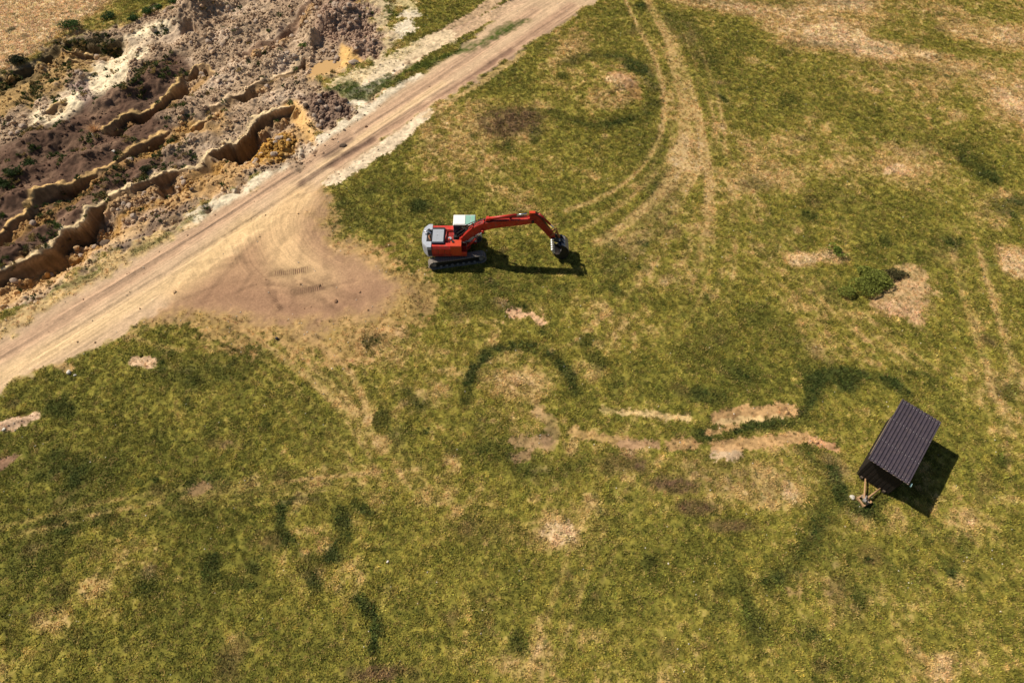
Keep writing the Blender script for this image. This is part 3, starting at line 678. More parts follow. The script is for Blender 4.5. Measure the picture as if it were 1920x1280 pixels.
def in_view(n, margin=2.0):
    u = rng.uniform(-60, 1980, n * 2); 
    yy = rng.uniform(4.5, 76, n * 2); xx = rng.uniform(-59, 59, n * 2)
    half = 28.6 + (yy - 5.5) * (57.3 - 28.6) / (74.4 - 5.5) + margin
    k_ = np.abs(xx) < half
    return xx[k_], yy[k_]

M_GRASS = leafy('grass_blade', (0, 0, 0), .45)
tufts = [tuft_mesh('tuft_%d' % i, M_GRASS, 14, .12, .12, .034, .9, 100 + i) for i in range(6)]
gx, gy = in_view(150000)
gm = sample(GR, gx, gy)
keep = rng.uniform(0, 1, len(gx)) < gm * 1.05 - .03
gx, gy = gx[keep], gy[keep]
gd = sample(DRY, gx, gy); gl_ = sample(LUSH, gx, gy)
gt = sample(ALB, gx, gy) * (1 + (rng.uniform(.6, 1.5, (len(gx), 1)) - 1) * (1 - .45 * sst(.8, 1.3, gd))[:, None]) * (1 + rng.normal(0, .06, (len(gx), 3)))
pk = rng.uniform(0, 1, len(gx)); sk = (pk < .10) & (gl_ < .5); gt[sk] = .45 * gt[sk] + .55 * lin(196, 164, 104, KA); sk = (pk > .86); gt[sk] = .35 * gt[sk] + .65 * lin(64, 76, 28, KA)
gs = rng.uniform(.6, 1.3, len(gx)) * (1 + .2 * fbm(gx, gy, 2.2, 3, 33)) * (1 + .35 * np.clip(gl_, 0, 1) + .08 * sst(1.0, 1.5, gd)) * (.55 + .45 * sample(GR, gx, gy))
scatter('grass', 'short patchy green and yellow grass covering the field', np.stack([gx, gy, ground_z(gx, gy)], -1), rng.uniform(0, 6.28, len(gx)), gs, np.clip(gt * 1.3, 0, .9), tufts)

# ------------------------------------------------------------------ mesh building for things
class MB:
    def __init__(self): self.v = []; self.f = []; self.sm = []
    def _add(self, vs, fs, smooth_=False):
        k_ = len(self.v); self.v += [tuple(q) for q in vs]; self.f += [tuple(i + k_ for i in q) for q in fs]; self.sm += [smooth_] * len(fs); return self
    def box(self, x0, x1, y0, y1, z0, z1, m=None):
        vs = [Vector((x, y, z)) for z in (z0, z1) for x, y in ((x0, y0), (x1, y0), (x1, y1), (x0, y1))]
        if m is not None: vs = [m @ q for q in vs]
        return self._add(vs, [(3, 2, 1, 0), (4, 5, 6, 7), (0, 1, 5, 4), (1, 2, 6, 5), (2, 3, 7, 6), (3, 0, 4, 7)])
    def prism(self, prof, a0, a1, axis='y'):
        """outline in two axes pushed along the third; outline counter-clockwise"""
        n = len(prof)
        def P(p, a): return {'y': (p[0], a, p[1]), 'z': (p[0], p[1], a), 'x': (a, p[0], p[1])}[axis]
        vs = [P(p, a0) for p in prof] + [P(p, a1) for p in prof]
        fs = [tuple(range(n)), tuple(range(2 * n - 1, n - 1, -1))] + [(i, n + i, n + (i + 1) % n, (i + 1) % n) for i in range(n)]
        return self._add(vs, fs)
    def tube(self, pts, r, n=8, cap=True):
        pts = [Vector(p) for p in pts]; rs = r if isinstance(r, (list, tuple)) else [r] * len(pts); vs = []; fs = []
        up = Vector((0, 0, 1))
        for i, p in enumerate(pts):
            d = (pts[min(i + 1, len(pts) - 1)] - pts[max(i - 1, 0)]).normalized()
            a = d.cross(up if abs(d.z) < .9 else Vector((0, 1, 0))).normalized(); b = d.cross(a)
            vs += [p + (a * math.cos(6.2832 * j / n) + b * math.sin(6.2832 * j / n)) * rs[i] for j in range(n)]
        for i in range(len(pts) - 1):
            fs += [(i * n + j, i * n + (j + 1) % n, (i + 1) * n + (j + 1) % n, (i + 1) * n + j) for j in range(n)]
        self._add(vs, fs, True)
        if cap:
            k_ = len(self.v) - len(vs); self.f += [tuple(k_ + j for j in range(n - 1, -1, -1)), tuple(k_ + (len(pts) - 1) * n + j for j in range(n))]; self.sm += [False, False]
        return self
    def build(self, name, mat, parent=None, loc=None, bevel=0):
        me = bpy.data.meshes.new(name); me.from_pydata(self.v, [], self.f); me.update()
        bm = bmesh.new(); bm.from_mesh(me); bmesh.ops.recalc_face_normals(bm, faces=bm.faces); bm.to_mesh(me); bm.free()
        me.polygons.foreach_set('use_smooth', self.sm)
        me.materials.append(mat)
        o = bpy.data.objects.new(name, me); col.objects.link(o)
        if parent: o.parent = parent
        if loc is not None: o.location = loc
        if bevel:
            b = bmesh.new(); b.from_mesh(me); bmesh.ops.bevel(b, geom=b.edges[:], offset=bevel, segments=1, affect='EDGES', clamp_overlap=True); b.to_mesh(me); b.free()
        return o
def empty(name, loc, rz=0):
    o = bpy.data.objects.new(name, None); o.location = loc; o.rotation_euler = (0, 0, rz); o.empty_display_size = .3; col.objects.link(o); return o
def part(name, me, parent, loc=(0, 0, 0), rot=(0, 0, 0)):
    o = bpy.data.objects.new(name, me); o.location = loc; o.rotation_euler = rot; col.objects.link(o); o.parent = parent; return o

# ------------------------------------------------------------------ excavator
M_RED = flat('red_paint', (.52, .030, .017), .45, 0, .45, (5, .7, 1.25), .65)
M_RED2 = flat('faded_red_paint', (.34, .02, .014), .5, 0, .4, (8, .7, 1.2), .55)
M_ORANGE = flat('orange_red_paint', (.56, .055, .015), .4, 0, .5, (6, .85, 1.15), .3)
M_GREY = flat('grey_paint', (.42, .45, .50), .5, 0, .4, (9, .85, 1.1), .3)
M_HOOD = flat('grey_hood_paint', (.34, .36, .40), .6, 0, .3, (14, .8, 1.15), .25)
M_NAVY = flat('dark_blue_paint', (.018, .028, .055), .5, 0, .4)
M_WHITE = flat('white_paint', (.80, .80, .76), .45, 0, .4, (8, .93, 1.05), .12)
M_BLACK = flat('black_grease_and_shade', (.012, .012, .012), .55, 0, .4, (10, .6, 1.6))  # black parts, and the painted shade on the bucket sides
M_TRACK = flat('track_steel', (.24, .215, .19), .8, .2, .3, (14, .6, 1.5), .6)
M_STEEL = flat('worn_steel', (.40, .36, .33), .45, .35, .5, (9, .7, 1.2), .5)
M_TOOTH = flat('bright_steel', (.78, .75, .70), .35, .3, .5)
M_CHROME = flat('chrome_rod', (.75, .76, .78), .15, .9, .5, (4, .95, 1.05))
M_RUST = flat('rust_pipe', (.32, .13, .06), .7, .2, .3)
def glass_mat(name, rgb, alpha):
    m, nt, b = nodes_of(name)
    b.inputs['Base Color'].default_value = (*rgb, 1); b.inputs['Roughness'].default_value = .06; b.inputs['Alpha'].default_value = alpha; b.inputs['Specular IOR Level'].default_value = .6
    n = N(nt, 'ShaderNodeTexNoise'); n.inputs['Scale'].default_value = 5
    mr = N(nt, 'ShaderNodeMapRange'); mr.inputs['To Min'].default_value = .04; mr.inputs['To Max'].default_value = .2
    nt.links.new(n.outputs['Fac'], mr.inputs['Value']); nt.links.new(mr.outputs[0], b.inputs['Roughness'])
    return m
M_GLASS = glass_mat('dark_cab_glass', (.03, .04, .04), .55)
M_GREENGLASS = glass_mat('green_roof_glass', (.28, .52, .42), .85)

def make_excavator():
    ex = empty('excavator', (EXC[0], EXC[1], 0.0))
    tag(ex, 'red tracked excavator with grey counterweight, boom reaching right, bucket resting on the grass', 'excavator')
    UA = R(10.4)
    rot = Matrix.Rotation(UA, 3, 'Z')
    # --- tracks
    shoe = MB(); shoe.box(-.088, .088, -.3, .3, -.02, .02); shoe.box(-.085, -.055, -.3, .3, .02, .055); shoe.box(-.005, .02, -.3, .3, .02, .05)
    shoe_me = None
    HL, RAD = 1.86, .40
    per = 4 * HL + 2 * math.pi * RAD; ns = 52
    for side in (-1, 1):
        yc = side * 1.12
        frame = MB()
        frame.prism([(-1.75, .22), (1.75, .22), (1.8, .45), (1.6, .66), (-1.6, .66), (-1.8, .45)], yc - .17, yc + .17)
        tr = frame.build('track', M_BLACK, ex); tr.rotation_euler = (0, 0, UA)
        for nm, xx in (('sprocket', -HL), ('idler', HL)):
            w = MB(); n = 22
            prof = [((.36 if i % 2 else .31) * math.cos(6.2832 * i / n), .46 + (.36 if i % 2 else .31) * math.sin(6.2832 * i / n)) for i in range(n)] if nm == 'sprocket' else [(.35 * math.cos(6.2832 * i / n), .46 + .35 * math.sin(6.2832 * i / n)) for i in range(n)]
            w.prism([(xx + a, b) for a, b in prof], yc - .1, yc + .1); w.tube([(xx, yc - .22, .46), (xx, yc + .22, .46)], .15, 14); w.build(nm, M_TRACK, tr)
        for i in range(7):
            xx = -1.35 + i * .45; MB().tube([(xx, yc - .2, .17), (xx, yc + .2, .17)], .11, 12).build('roller', M_TRACK, tr)
        for i in range(ns):
            s = per * i / ns
            if s < 2 * HL: x, z, a = -HL + s, .46 + RAD, 0
            elif s < 2 * HL + math.pi * RAD:
                t = (s - 2 * HL) / RAD; x, z, a = HL + RAD * math.sin(t), .46 + RAD * math.cos(t), t
            elif s < 4 * HL + math.pi * RAD:
                x, z, a = HL - (s - 2 * HL - math.pi * RAD), .46 - RAD, math.pi
            else:
                t = math.pi + (s - 4 * HL - math.pi * RAD) / RAD; x, z, a = -HL + RAD * math.sin(t), .46 + RAD * math.cos(t), t
            if z > .8: z -= .045 * math.sin(math.pi * (x + HL) / (2 * HL)) ** 2
            if shoe_me is None:
                so = shoe.build('track_shoe', M_TRACK, tr); shoe_me = so.data; so.location = (x, yc, z); so.rotation_euler = (0, a, 0)
            else: part('track_shoe', shoe_me, tr, (x, yc, z), (0, a, 0))
    car = MB(); car.box(-.75, .75, -.95, .95, .42, .72); car.tube([(0, 0, .7), (0, 0, 1.0)], .68, 28); o = car.build('undercarriage', M_BLACK, ex); o.rotation_euler = (0, 0, UA)
    # --- revolving deck
    MB().prism([(-1.9, -1.18), (1.0, -1.18), (1.0, -.55), (1.25, -.3), (1.25, .15), (1.72, .15), (1.72, 1.2), (-1.9, 1.2)], 1.0, 1.14, 'z').build('deck', M_RED2, ex)
    # counterweight: chamfered in plan, cut round its lower edge
    cw = MB(); pl = [(-2.06, -1.24), (-1.74, -1.24), (-1.74, 1.24), (-2.06, 1.24), (-2.40, .86), (-2.52, .45), (-2.54, 0), (-2.52, -.45), (-2.40, -.86)]
    lay = [(1.0, .93), (1.12, 1.0), (1.95, 1.0), (2.12, .95)]
    vs = []
    for z, k_ in lay: vs += [(-1.74 + (x + 1.74) * k_, y * (1 if z < 2 else .975), z) for x, y in pl]
    n = len(pl); fs = [tuple(range(n - 1, -1, -1)), tuple(range(3 * n, 4 * n))]
    for i in range(3): fs += [(i * n + j, i * n + (j + 1) % n, (i + 1) * n + (j + 1) % n, (i + 1) * n + j) for j in range(n)]
    cw._add(vs, fs); c_o = cw.build('counterweight', M_GREY, ex)
    MB().box(-2.02, -1.72, -1.262, -1.235, 1.14, 1.82).build('corner_panel', M_NAVY, c_o)
    MB().box(-2.02, -1.72, 1.235, 1.262, 1.14, 1.82).build('corner_panel', M_NAVY, c_o)
    # engine bay with pipes
    bay = MB(); bay.box(-2.14, -1.70, -.62, .62, 2.0, 2.135); b_o = bay.build('engine_bay', M_BLACK, ex)
    MB().tube([(-2.42, .22, 2.34), (-2.0, .26, 2.3), (-1.86, .2, 2.2), (-1.84, .12, 2.05)], .065, 10).build('exhaust_pipe', M_CHROME, b_o)
    MB().tube([(-1.9, .05, 2.1), (-1.96, -.2, 2.24), (-1.86, -.45, 2.2), (-1.76, -.58, 2.1)], .06, 10).build('intake_pipe', M_RUST, b_o)
    MB().tube([(-1.98, .42, 2.1), (-1.98, .42, 2.32)], .12, 14).build('silencer', M_BLACK, b_o)
    # side housings
    def housing(name, x0, x1, ya, yb, z0, z1, mat, ch=.12):
        sgn = 1 if yb > ya else -1           # yb is the outer side
        return MB().prism([(ya, z0), (yb, z0), (yb, z1 - ch * 1.6), (yb - sgn * ch, z1), (ya, z1)], x0, x1, 'x').build(name, mat, ex)
    hs = housing('side_housing', -1.735, -.26, -.74, -1.21, 1.142, 2.06, M_RED)
    MB().box(-1.70, -.2, -1.232, -1.2, 1.05, 1.28).build('skirt_stripe', M_RED2, hs)
    for xx in (-1.2, -.72): MB().box(xx - .01, xx + .01, -1.222, -1.205, 1.3, 1.85).build('door_seam', M_BLACK, hs)
    ft = housing('fuel_tank', -.255, .60, -.50, -1.19, 1.142, 2.16, M_ORANGE, .05)
    MB().tube([(-.05, -.72, 2.15), (-.05, -.72, 2.24)], .09, 14).build('filler_cap', M_BLACK, ft)
    MB().tube([(-.36, -.5, 2.05), (-.36, -.5, 2.3)], .07, 12).build('lifting_lug', M_ORANGE, hs)
    housing('side_housing', -1.735, -.03, .66, 1.215, 1.142, 2.08, M_RED)
    st_ = MB()
    st_.box(.602, 1.0, -1.15, -.58, 1.142, 1.2)
    for i in range(5): st_.box(.62 + .08 * i, .65 + .08 * i, -1.15, -.58, 1.3 + .0, 1.345)
    st_.box(.602, 1.0, -1.17, -1.14, 1.15, 1.5); st_.box(.602, 1.0, -.59, -.56, 1.15, 1.5)
    so = st_.build('step_box', M_RED, ex)
    MB().tube([(.98, -.6, 1.2), (.98, -.6, 1.9), (.7, -.6, 2.0), (.62, -.6, 1.9)], .018, 6).build('handrail', M_STEEL, so)
    # hood
    hd = MB(); hd.box(-1.70, -.74, -.86, .78, 1.95, 2.2); h_o = hd.build('engine_hood', M_NAVY, ex)
    MB().box(-1.66, -.79, -.78, .56, 2.2, 2.26).build('hood_panel', M_HOOD, h_o, bevel=.02)
    MB().box(-1.62, -.80, .60, .755, 2.2, 2.23).build('hood_grille', M_BLACK, h_o)
    MB().tube([(-1.3, -.1, 2.262), (-1.3, -.1, 2.275)], .03, 8).build('hood_catch', M_BLACK, h_o)
    # middle deck
    md_ = MB(); md_.box(-.735, -.04, -.73, .655, 1.142, 1.85); m_o = md_.build('pump_housing', M_RED2, ex)
    for i in range(6): MB().box(-.70 + .1 * i, -.66 + .1 * i, .2, .6, 1.852, 1.88).build('cooling_slat', M_RED2, m_o)
    MB().tube([(-.62, -.4, 1.85), (-.62, -.4, 2.35), (-.55, .2, 2.4), (-.2, .25, 2.38)], .022, 6).build('guard_rail', M_RED, m_o)
    MB().tube([(-.3, -.42, 1.85), (-.3, -.42, 2.28)], .14, 16).build('air_filter', M_HOOD, m_o)
    vb = MB(); vb.box(-.03, .52, -.48, .14, 1.142, 1.7); v_o = vb.build('valve_block', M_BLACK, ex)
    for i in range(6): MB().box(.0 + .085 * i, .05 + .085 * i, -.36, .06, 1.7, 1.80 + .04 * (i % 3)).build('valve', M_TRACK, v_o)
    MB().tube([(.1, .0, 1.72), (.1, .0, 2.1)], .16, 16).build('accumulator', M_BLACK, v_o)
    # --- cab
    x0, x1, y0, y1, z0, z1 = .0, 1.70, .20, 1.20, 1.142, 3.12
    cb = MB()
    cb.prism([(x0, z0), (x1, z0), (x1, 1.75), (x0, 1.75)], y0 + .03, y1 - .03)      # lower body
    c_o = cb.build('cab', M_WHITE, ex)
    for px, py in ((x0 + .05, y0 + .05), (x0 + .05, y1 - .05), (x1 - .1, y0 + .05), (x1 - .1, y1 - .05), (.52, y0 + .05), (.95, y1 - .05)):
        MB().box(px - .045, px + .045, py - .045, py + .045, 1.75, z1 - .06).build('pillar', M_NAVY, c_o)
    MB().box(x0 + .1, .42, y0 + .012, y0 + .06, 1.75, z1 - .06).build('corner_panel', M_NAVY, c_o)
    MB().box(x0 - .002, x0 + .003, y0 + .1, y1 - .1, 1.75, z1 - .06).build('rear_window', M_GLASS, c_o)
    MB().prism([(x0 - .03, z1 - .06), (x1 + .02, z1 - .06), (x1 - .03, z1 + .0), (x0 + .02, z1 + .02)], y0 - .03, y1 + .03).build('roof_frame', M_WHITE, c_o)
    MB().box(x0 + .01, .92, y0 + .01, y1 - .01, z1 + .012, z1 + .055).build('roof_panel', M_WHITE, c_o, bevel=.015)
    MB().box(.935, 1.30, y0 + .03, y1 - .03, z1 + .012, z1 + .035).build('roof_hatch', M_GREENGLASS, c_o)
    MB().box(1.345, 1.66, y0 + .03, y1 - .03, z1 + .008, z1 + .03).build('roof_window', M_GREENGLASS, c_o)
    MB().box(.57, x1 - .15, y0 + .035, y0 + .05, 1.78, z1 - .08).build('side_window', M_GLASS, c_o)
    MB().box(.10, .90, y1 - .05, y1 - .035, 1.78, z1 - .08).build('side_window', M_GLASS, c_o)
    MB().box(x1 - .09, x1 - .075, y0 + .1, y1 - .1, 1.78, z1 - .08).build('windscreen', M_GLASS, c_o)
    seat = MB(); seat.box(.35, .8, .48, .95, 1.75, 1.95); seat.box(.28, .42, .48, .95, 1.9, 2.55); seat.build('seat', M_BLACK, c_o)
    MB().box(x0 - .035, x0 - .006, y0 + .1, y1 - .1, 1.85, 2.9).build('rear_panel', M_WHITE, c_o)
    # --- boom
    yb0, yb1 = -.34, .10
    ctr = [(.52, 1.80, .17), (1.0, 2.28, .26), (1.65, 2.92, .34), (2.25, 3.36, .38), (2.95, 3.58, .36), (4.0, 3.74, .31), (5.2, 3.88, .25), (6.15, 4.02, .19)]
    def strip(ctr):
        top = []; bot = []
        for i, (x, z, r) in enumerate(ctr):
            a = ctr[max(i - 1, 0)]; b = ctr[min(i + 1, len(ctr) - 1)]; d = Vector((b[0] - a[0], b[1] - a[1])).normalized()
            top.append((x - d.y * r, z + d.x * r)); bot.append((x + d.y * r, z - d.x * r))
        return bot + top[::-1]
    bo = MB().prism(strip(ctr), yb0, yb1).build('boom', M_RED, ex)
    MB().tube([(.52, -.52, 1.80), (.52, .28, 1.80)], .12, 14).build('foot_pin', M_STEEL, bo)
    for y in (-.30, .06):
        MB().prism([(5.75, 3.8), (6.3, 3.85), (6.35, 4.15), (5.8, 4.3)], y - .035, y + .035).build('boom_fork', M_RED, bo)
    for y in (-.52, .28):
        cy = MB(); cy.tube([(.98, y, 1.38), (1.75, y, 2.38)], .105, 14); c1 = cy.build('boom_cylinder', M_RED, ex)
        MB().tube([(1.75, y, 2.38), (2.3, y, 3.12)], .055, 12).build('cylinder_rod', M_CHROME, c1)
        MB().tube([(2.3, y - .08, 3.12), (2.3, y + .08, 3.12)], .11, 12).build('cylinder_eye', M_RED, c1)
    ac = MB(); ac.tube([(2.7, -.12, 4.12), (4.9, -.12, 4.50)], .11, 14); a_o = ac.build('arm_cylinder', M_RED, ex)
    MB().tube([(4.9, -.12, 4.50), (5.72, -.12, 4.64)], .06, 12).build('cylinder_rod', M_CHROME, a_o)
    MB().prism([(2.5, 3.8), (2.95, 3.85), (2.82, 4.25), (2.62, 4.25)], -.26, .02).build('cylinder_bracket', M_RED, a_o)
    # hoses along the boom
    hz = [[(.3, -.1, 1.75), (.35, .0, 2.4), (.9, .02, 2.85), (1.5, .02, 3.35), (2.1, .02, 3.82), (2.8, .04, 4.02), (3.8, .06, 4.09), (5.0, .06, 4.16), (5.7, .06, 4.28)],
          [(.25, -.2, 1.75), (.25, -.12, 2.5), (.85, -.1, 2.98), (1.5, -.08, 3.48), (2.1, -.08, 3.9), (2.8, -.02, 4.06), (3.8, .0, 4.12), (5.0, .0, 4.2), (5.7, .0, 4.3)],
          [(.2, -.3, 1.75), (.3, -.3, 2.3), (.9, -.26, 2.85), (1.5, -.25, 3.4), (2.2, -.25, 3.84), (3.0, -.28, 3.98), (4.2, -.3, 4.1)],
          [(.1, .0, 1.8), (.15, .1, 2.55), (.8, .1, 3.05), (1.5, .08, 3.5), (2.2, .06, 3.92)]]
    for h in hz: MB().tube([tuple(q) for q in h], .03, 6).build('hose', M_BLACK, bo)
    for xx, zz in ((1.5, 3.3), (2.4, 3.8), (4.4, 4.1)): MB().box(xx - .03, xx + .03, -.36, .13, zz - .1, zz + .12).build('hose_clamp', M_RED, bo)
    # --- arm
    arm = MB(); arm.prism([(5.98, 4.62), (5.90, 4.28), (6.08, 3.84), (6.42, 3.70), (7.62, 2.02), (7.86, 2.02), (7.94, 2.22), (7.02, 3.80), (6.62, 4.42), (6.30, 4.72)], -.29, .05)
    r_o = arm.build('arm', M_RED2, ex)
    MB().tube([(6.15, -.42, 4.02), (6.15, .18, 4.02)], .12, 14).build('elbow_pin', M_BLACK, r_o)
    MB().box(5.86, 6.32, -.24, .0, 4.45, 4.82).build('arm_lug', M_ORANGE, r_o)
    bc = MB(); bc.tube([(6.62, -.12, 4.62), (7.5, -.12, 3.48)], .09, 12); b1 = bc.build('bucket_cylinder', M_RED2, ex)
    MB().tube([(7.5, -.12, 3.48), (7.98, -.12, 2.86)], .05, 12).build('cylinder_rod', M_CHROME, b1)
    for h in ([(6.3, .0, 4.75), (6.7, .02, 4.5), (7.1, .03, 3.9), (7.3, .03, 3.6)], [(6.3, -.24, 4.75), (6.75, -.26, 4.4), (7.2, -.26, 3.72), (7.5, -.25, 3.2)]):
        MB().tube(h, .028, 6).build('hose', M_BLACK, b1)
    for y in (-.33, .08):
        lk_ = MB(); lk_.prism([(7.52, 2.46), (7.62, 2.40), (8.06, 2.80), (7.98, 2.92)], y - .03, y + .03); lk_.build('link', M_RUST, ex)
    MB().prism([(7.94, 2.90), (8.06, 2.82), (8.36, 2.02), (8.24, 1.96)], -.22, -.02).build('bucket_link', M_RUST, ex)
    # --- bucket
    yc, hw = -.12, .58
    shell = [(7.86, .86), (8.0, .42), (8.3, .14), (8.66, .10), (8.98, .34), (9.12, .78), (9.04, 1.22), (8.78, 1.56), (8.46, 1.74)]
    inner = [(8.46 - (8.46 - x) * .94 + (-.03 if x > 8.5 else .02), 1.0 + (z - 1.0) * .93) for x, z in shell]
    bk = MB(); n = len(shell)
    for pr in (shell, inner):
        pass
    vs = [(x, yc + s * hw, z) for s in (-1, 1) for x, z in shell] + [(x, yc + s * (hw - .04), z) for s in (-1, 1) for x, z in inner]
    fs = []
    for i in range(n - 1):
        fs += [(i, i + 1, n + i + 1, n + i), (2 * n + i, 3 * n + i, 3 * n + i + 1, 2 * n + i + 1)]
    fs += [(0, n, 3 * n, 2 * n), (n - 1, 3 * n - 1, 4 * n - 1, 2 * n - 1)]
    bk._add(vs, fs)
    for s in (-1, 1):
        pass
    k_o = bk.build('bucket', M_STEEL, ex)
    shell2 = shell + [(8.52, 1.25), (8.36, .80), (8.12, .62)]
    for s in (-1, 1): MB().prism(shell2, yc + s * (hw - .036), yc + s * (hw + .012)).build('side_plate', M_BLACK, k_o)  # plates blackened so the colour carries the shade of the bucket's near side
    br = MB()
    for y in (-.36, .10): br.prism([(7.66, 2.2), (7.74, 1.92), (8.3, 1.62), (8.72, 1.56), (8.5, 2.04), (8.2, 2.14), (7.9, 2.2)], y - .03, y + .03)
    br.build('bucket_bracket', M_NAVY, k_o)
    MB().tube([(7.78, -.45, 2.08), (7.78, .2, 2.08)], .07, 12).build('bucket_pin', M_CHROME, k_o)
    MB().tube([(8.30, -.45, 1.98), (8.30, .2, 1.98)], .06, 12).build('bucket_pin', M_CHROME, k_o)
    MB().box(8.2, 8.75, yc - hw, yc + hw, 1.58, 1.66, Matrix.Translation((8.5, 0, 1.62)) @ Matrix.Rotation(R(28), 4, 'Y') @ Matrix.Translation((-8.5, 0, -1.62))).build('top_plate', M_NAVY, k_o)
    for i in range(5):
        y = yc - hw + .09 + i * (2 * hw - .18) / 4
        MB().prism([(7.86, .70), (7.99, .66), (7.95, .97), (7.76, 1.22), (7.66, 1.18)], y - .075, y + .075).build('tooth', M_TOOTH, k_o)
    return ex
make_excavator()

# ------------------------------------------------------------------ hut on a drawbar
M_ROOF = flat('brown_sheet_metal', (.064, .050, .062), .5, .1, .45, (7, .75, 1.3), .18)
M_BOARD = flat('black_stained_board', (.020, .015, .012), .8, 0, .25, (16, .6, 1.6), .12)
M_BOARD2 = flat('weathered_board', (.10, .075, .055), .85, 0, .2, (14, .7, 1.4))
M_TIMBER = flat('raw_timber', (.42, .25, .13), .8, 0, .2, (10, .7, 1.25), .3)
M_TIMBER2 = flat('grey_timber', (.34, .26, .19), .85, 0, .2, (10, .75, 1.2), .3)
def make_hut():
    h = empty('hut', (25.06, 19.11, 0), R(50.6))
    tag(h, 'dark wooden field hut with brown corrugated roof and a drawbar', 'hut')
    h.scale = (1, 1, 1.07); h.location = (24.92, 19.0, 0)
    HLn, HWd, ZB, ZT = 2.50, 1.06, .32, 2.40
    sk = MB()
    for y in (-.75, .75): sk.box(-2.6, 2.55, y - .08, y + .08, .12, .32)
    for x in (-2.2, 0, 2.2): sk.box(x - .08, x + .08, -1.0, 1.0, .22, .318)
    sk.build('base_frame', M_BOARD2, h)
    MB().box(-2.44, 2.44, -1.0, 1.0, .325, .36).build('floor', M_BOARD2, h)
    fr_ = MB()
    for x in (-2.4, 2.4):
        for y in (-.96, .96): fr_.box(x - .05, x + .05, y - .05, y + .05, .36, 2.38)
    fr_.build('frame', M_BOARD2, h)
    w = .138
    bd = {}
    def board(kind, mb, mat, loc):
        if kind not in bd: o = mb.build('board', mat, h, loc); bd[kind] = o.data
        else: part('board', bd[kind], h, loc)
    n = 15
    for i in range(n):
        y = -HWd + (i + .5) * 2 * HWd / n; ww = 2 * HWd / n * .46
        for x in (-HLn, HLn):
            j = (i * 7 + (3 if x > 0 else 0)) % 5
            board(('e', j == 2, i % 2), MB().box(-.012, .012, -ww, ww, ZB - .12 - .03 * (i % 2), ZT), M_BOARD2 if j == 9 else M_BOARD, (x + (.012 if i % 2 else 0), y, 0))
    n = 35
    for i in range(n):
        x = -HLn + (i + .5) * 2 * HLn / n; ww = 2 * HLn / n * .46
        for y in (-HWd - .02, HWd + .02):
            board(('s', i % 2), MB().box(-ww, ww, -.012, .012, ZB - .12 - .03 * (i % 2), ZT + .02), M_BOARD, (x, y + (.012 if i % 2 else 0), 0))
    for y in (-1.12, 1.12): MB().box(-2.62, 2.62, y - .025, y + .025, 2.30, 2.44).build('fascia', M_BOARD2 if y > 0 else M_BOARD, h)
    # trapezoid sheet roof
    ribs = 12; half = 1.31; rf = MB(); pr = []
    pw_ = 2 * half / ribs
    for i in range(ribs):
        y = -half + i * pw_
        pr += [(y, 0), (y + pw_ * .52, 0), (y + pw_ * .66, .052), (y + pw_ * .88, .052)]
    pr.append((half, 0))
    slope = lambda y: 2.47 + .03 * y
    m_ = len(pr); xsx = [-2.76, -.9, .95, 2.76]
    for k_ in (0, -.012):
        pass
    vs = []
    for off in (0, -.014):
        for ix, x in enumerate(xsx):
            for y, z in pr: vs.append((x, y, slope(y) + z + off + .004 * math.sin(ix * 2 + y * 9)))
    fs = []; nx = len(xsx); tot = nx * m_
    for ix in range(nx - 1):
        for j in range(m_ - 1):
            a = ix * m_ + j
            fs += [(a, a + 1, a + m_ + 1, a + m_), (tot + a + m_, tot + a + m_ + 1, tot + a + 1, tot + a)]
    for j in range(m_ - 1):
        a = (nx - 1) * m_ + j
        fs += [(j + 1, j, tot + j, tot + j + 1), (a, a + 1, tot + a + 1, tot + a)]
    for ix in range(nx - 1):
        a = ix * m_; b = a + m_ - 1
        fs += [(a, a + m_, tot + a + m_, tot + a), (b + m_, b, tot + b, tot + b + m_)]
    rf._add(vs, fs); r_o = rf.build('roof', M_ROOF, h)
    sc = MB().box(-.014, .014, -.014, .014, 0, .012).build('roof_screw', M_TOOTH, r_o); first = True
    for i in range(ribs):
        for x in (-2.55, -.95, .9, 2.55):
            y = -half + (i + .26) * pw_ + random.uniform(-.01, .01); loc = (x + random.uniform(-.05, .05), y, slope(y) + .004)
            if first: sc.location = loc; first = False
            else: part('roof_screw', sc.data, r_o, loc)
    for x in (-2.745, 2.73):          # worn light cut edges
        for i in range(ribs):
            if random.random() < .6:
                y = -half + i * pw_ + pw_ * .5
                MB().box(-.018, .018, -pw_ * random.uniform(.15, .42), pw_ * random.uniform(.1, .4), 0, .003).build('worn_edge', M_TIMBER2, r_o, (x, y, slope(y) + .0025 + (.052 if False else .0)))
    MB().box(-2.3, 1.0, 1.325, 1.345, 2.42, 2.47).build('edge_trim', M_TIMBER2, h)
    MB().box(-2.66, -2.40, -1.52, -1.44, 2.22, 2.25).build('gutter_end', flat('pale_teal_plastic', (.35, .55, .52), .4), h)
    # drawbar
    for y in (.52, -.52):
        MB().tube([(-2.45, y, .26), (-3.98, .02 * (1 if y > 0 else -1), .40)], .055, 6).build('drawbar_beam', M_TIMBER, h)
    cp = MB(); cp.tube([(-3.7, .0, .46), (-4.12, 0, .5)], .06, 10); cp.box(-4.2, -4.0, -.09, .09, .44, .56); cp.build('coupling', M_STEEL, h)
    return h
make_hut()
def at_local(lx, ly):
    a = R(50.6); return 25.06 + lx * math.cos(a) - ly * math.sin(a), 19.11 + lx * math.sin(a) + ly * math.cos(a)
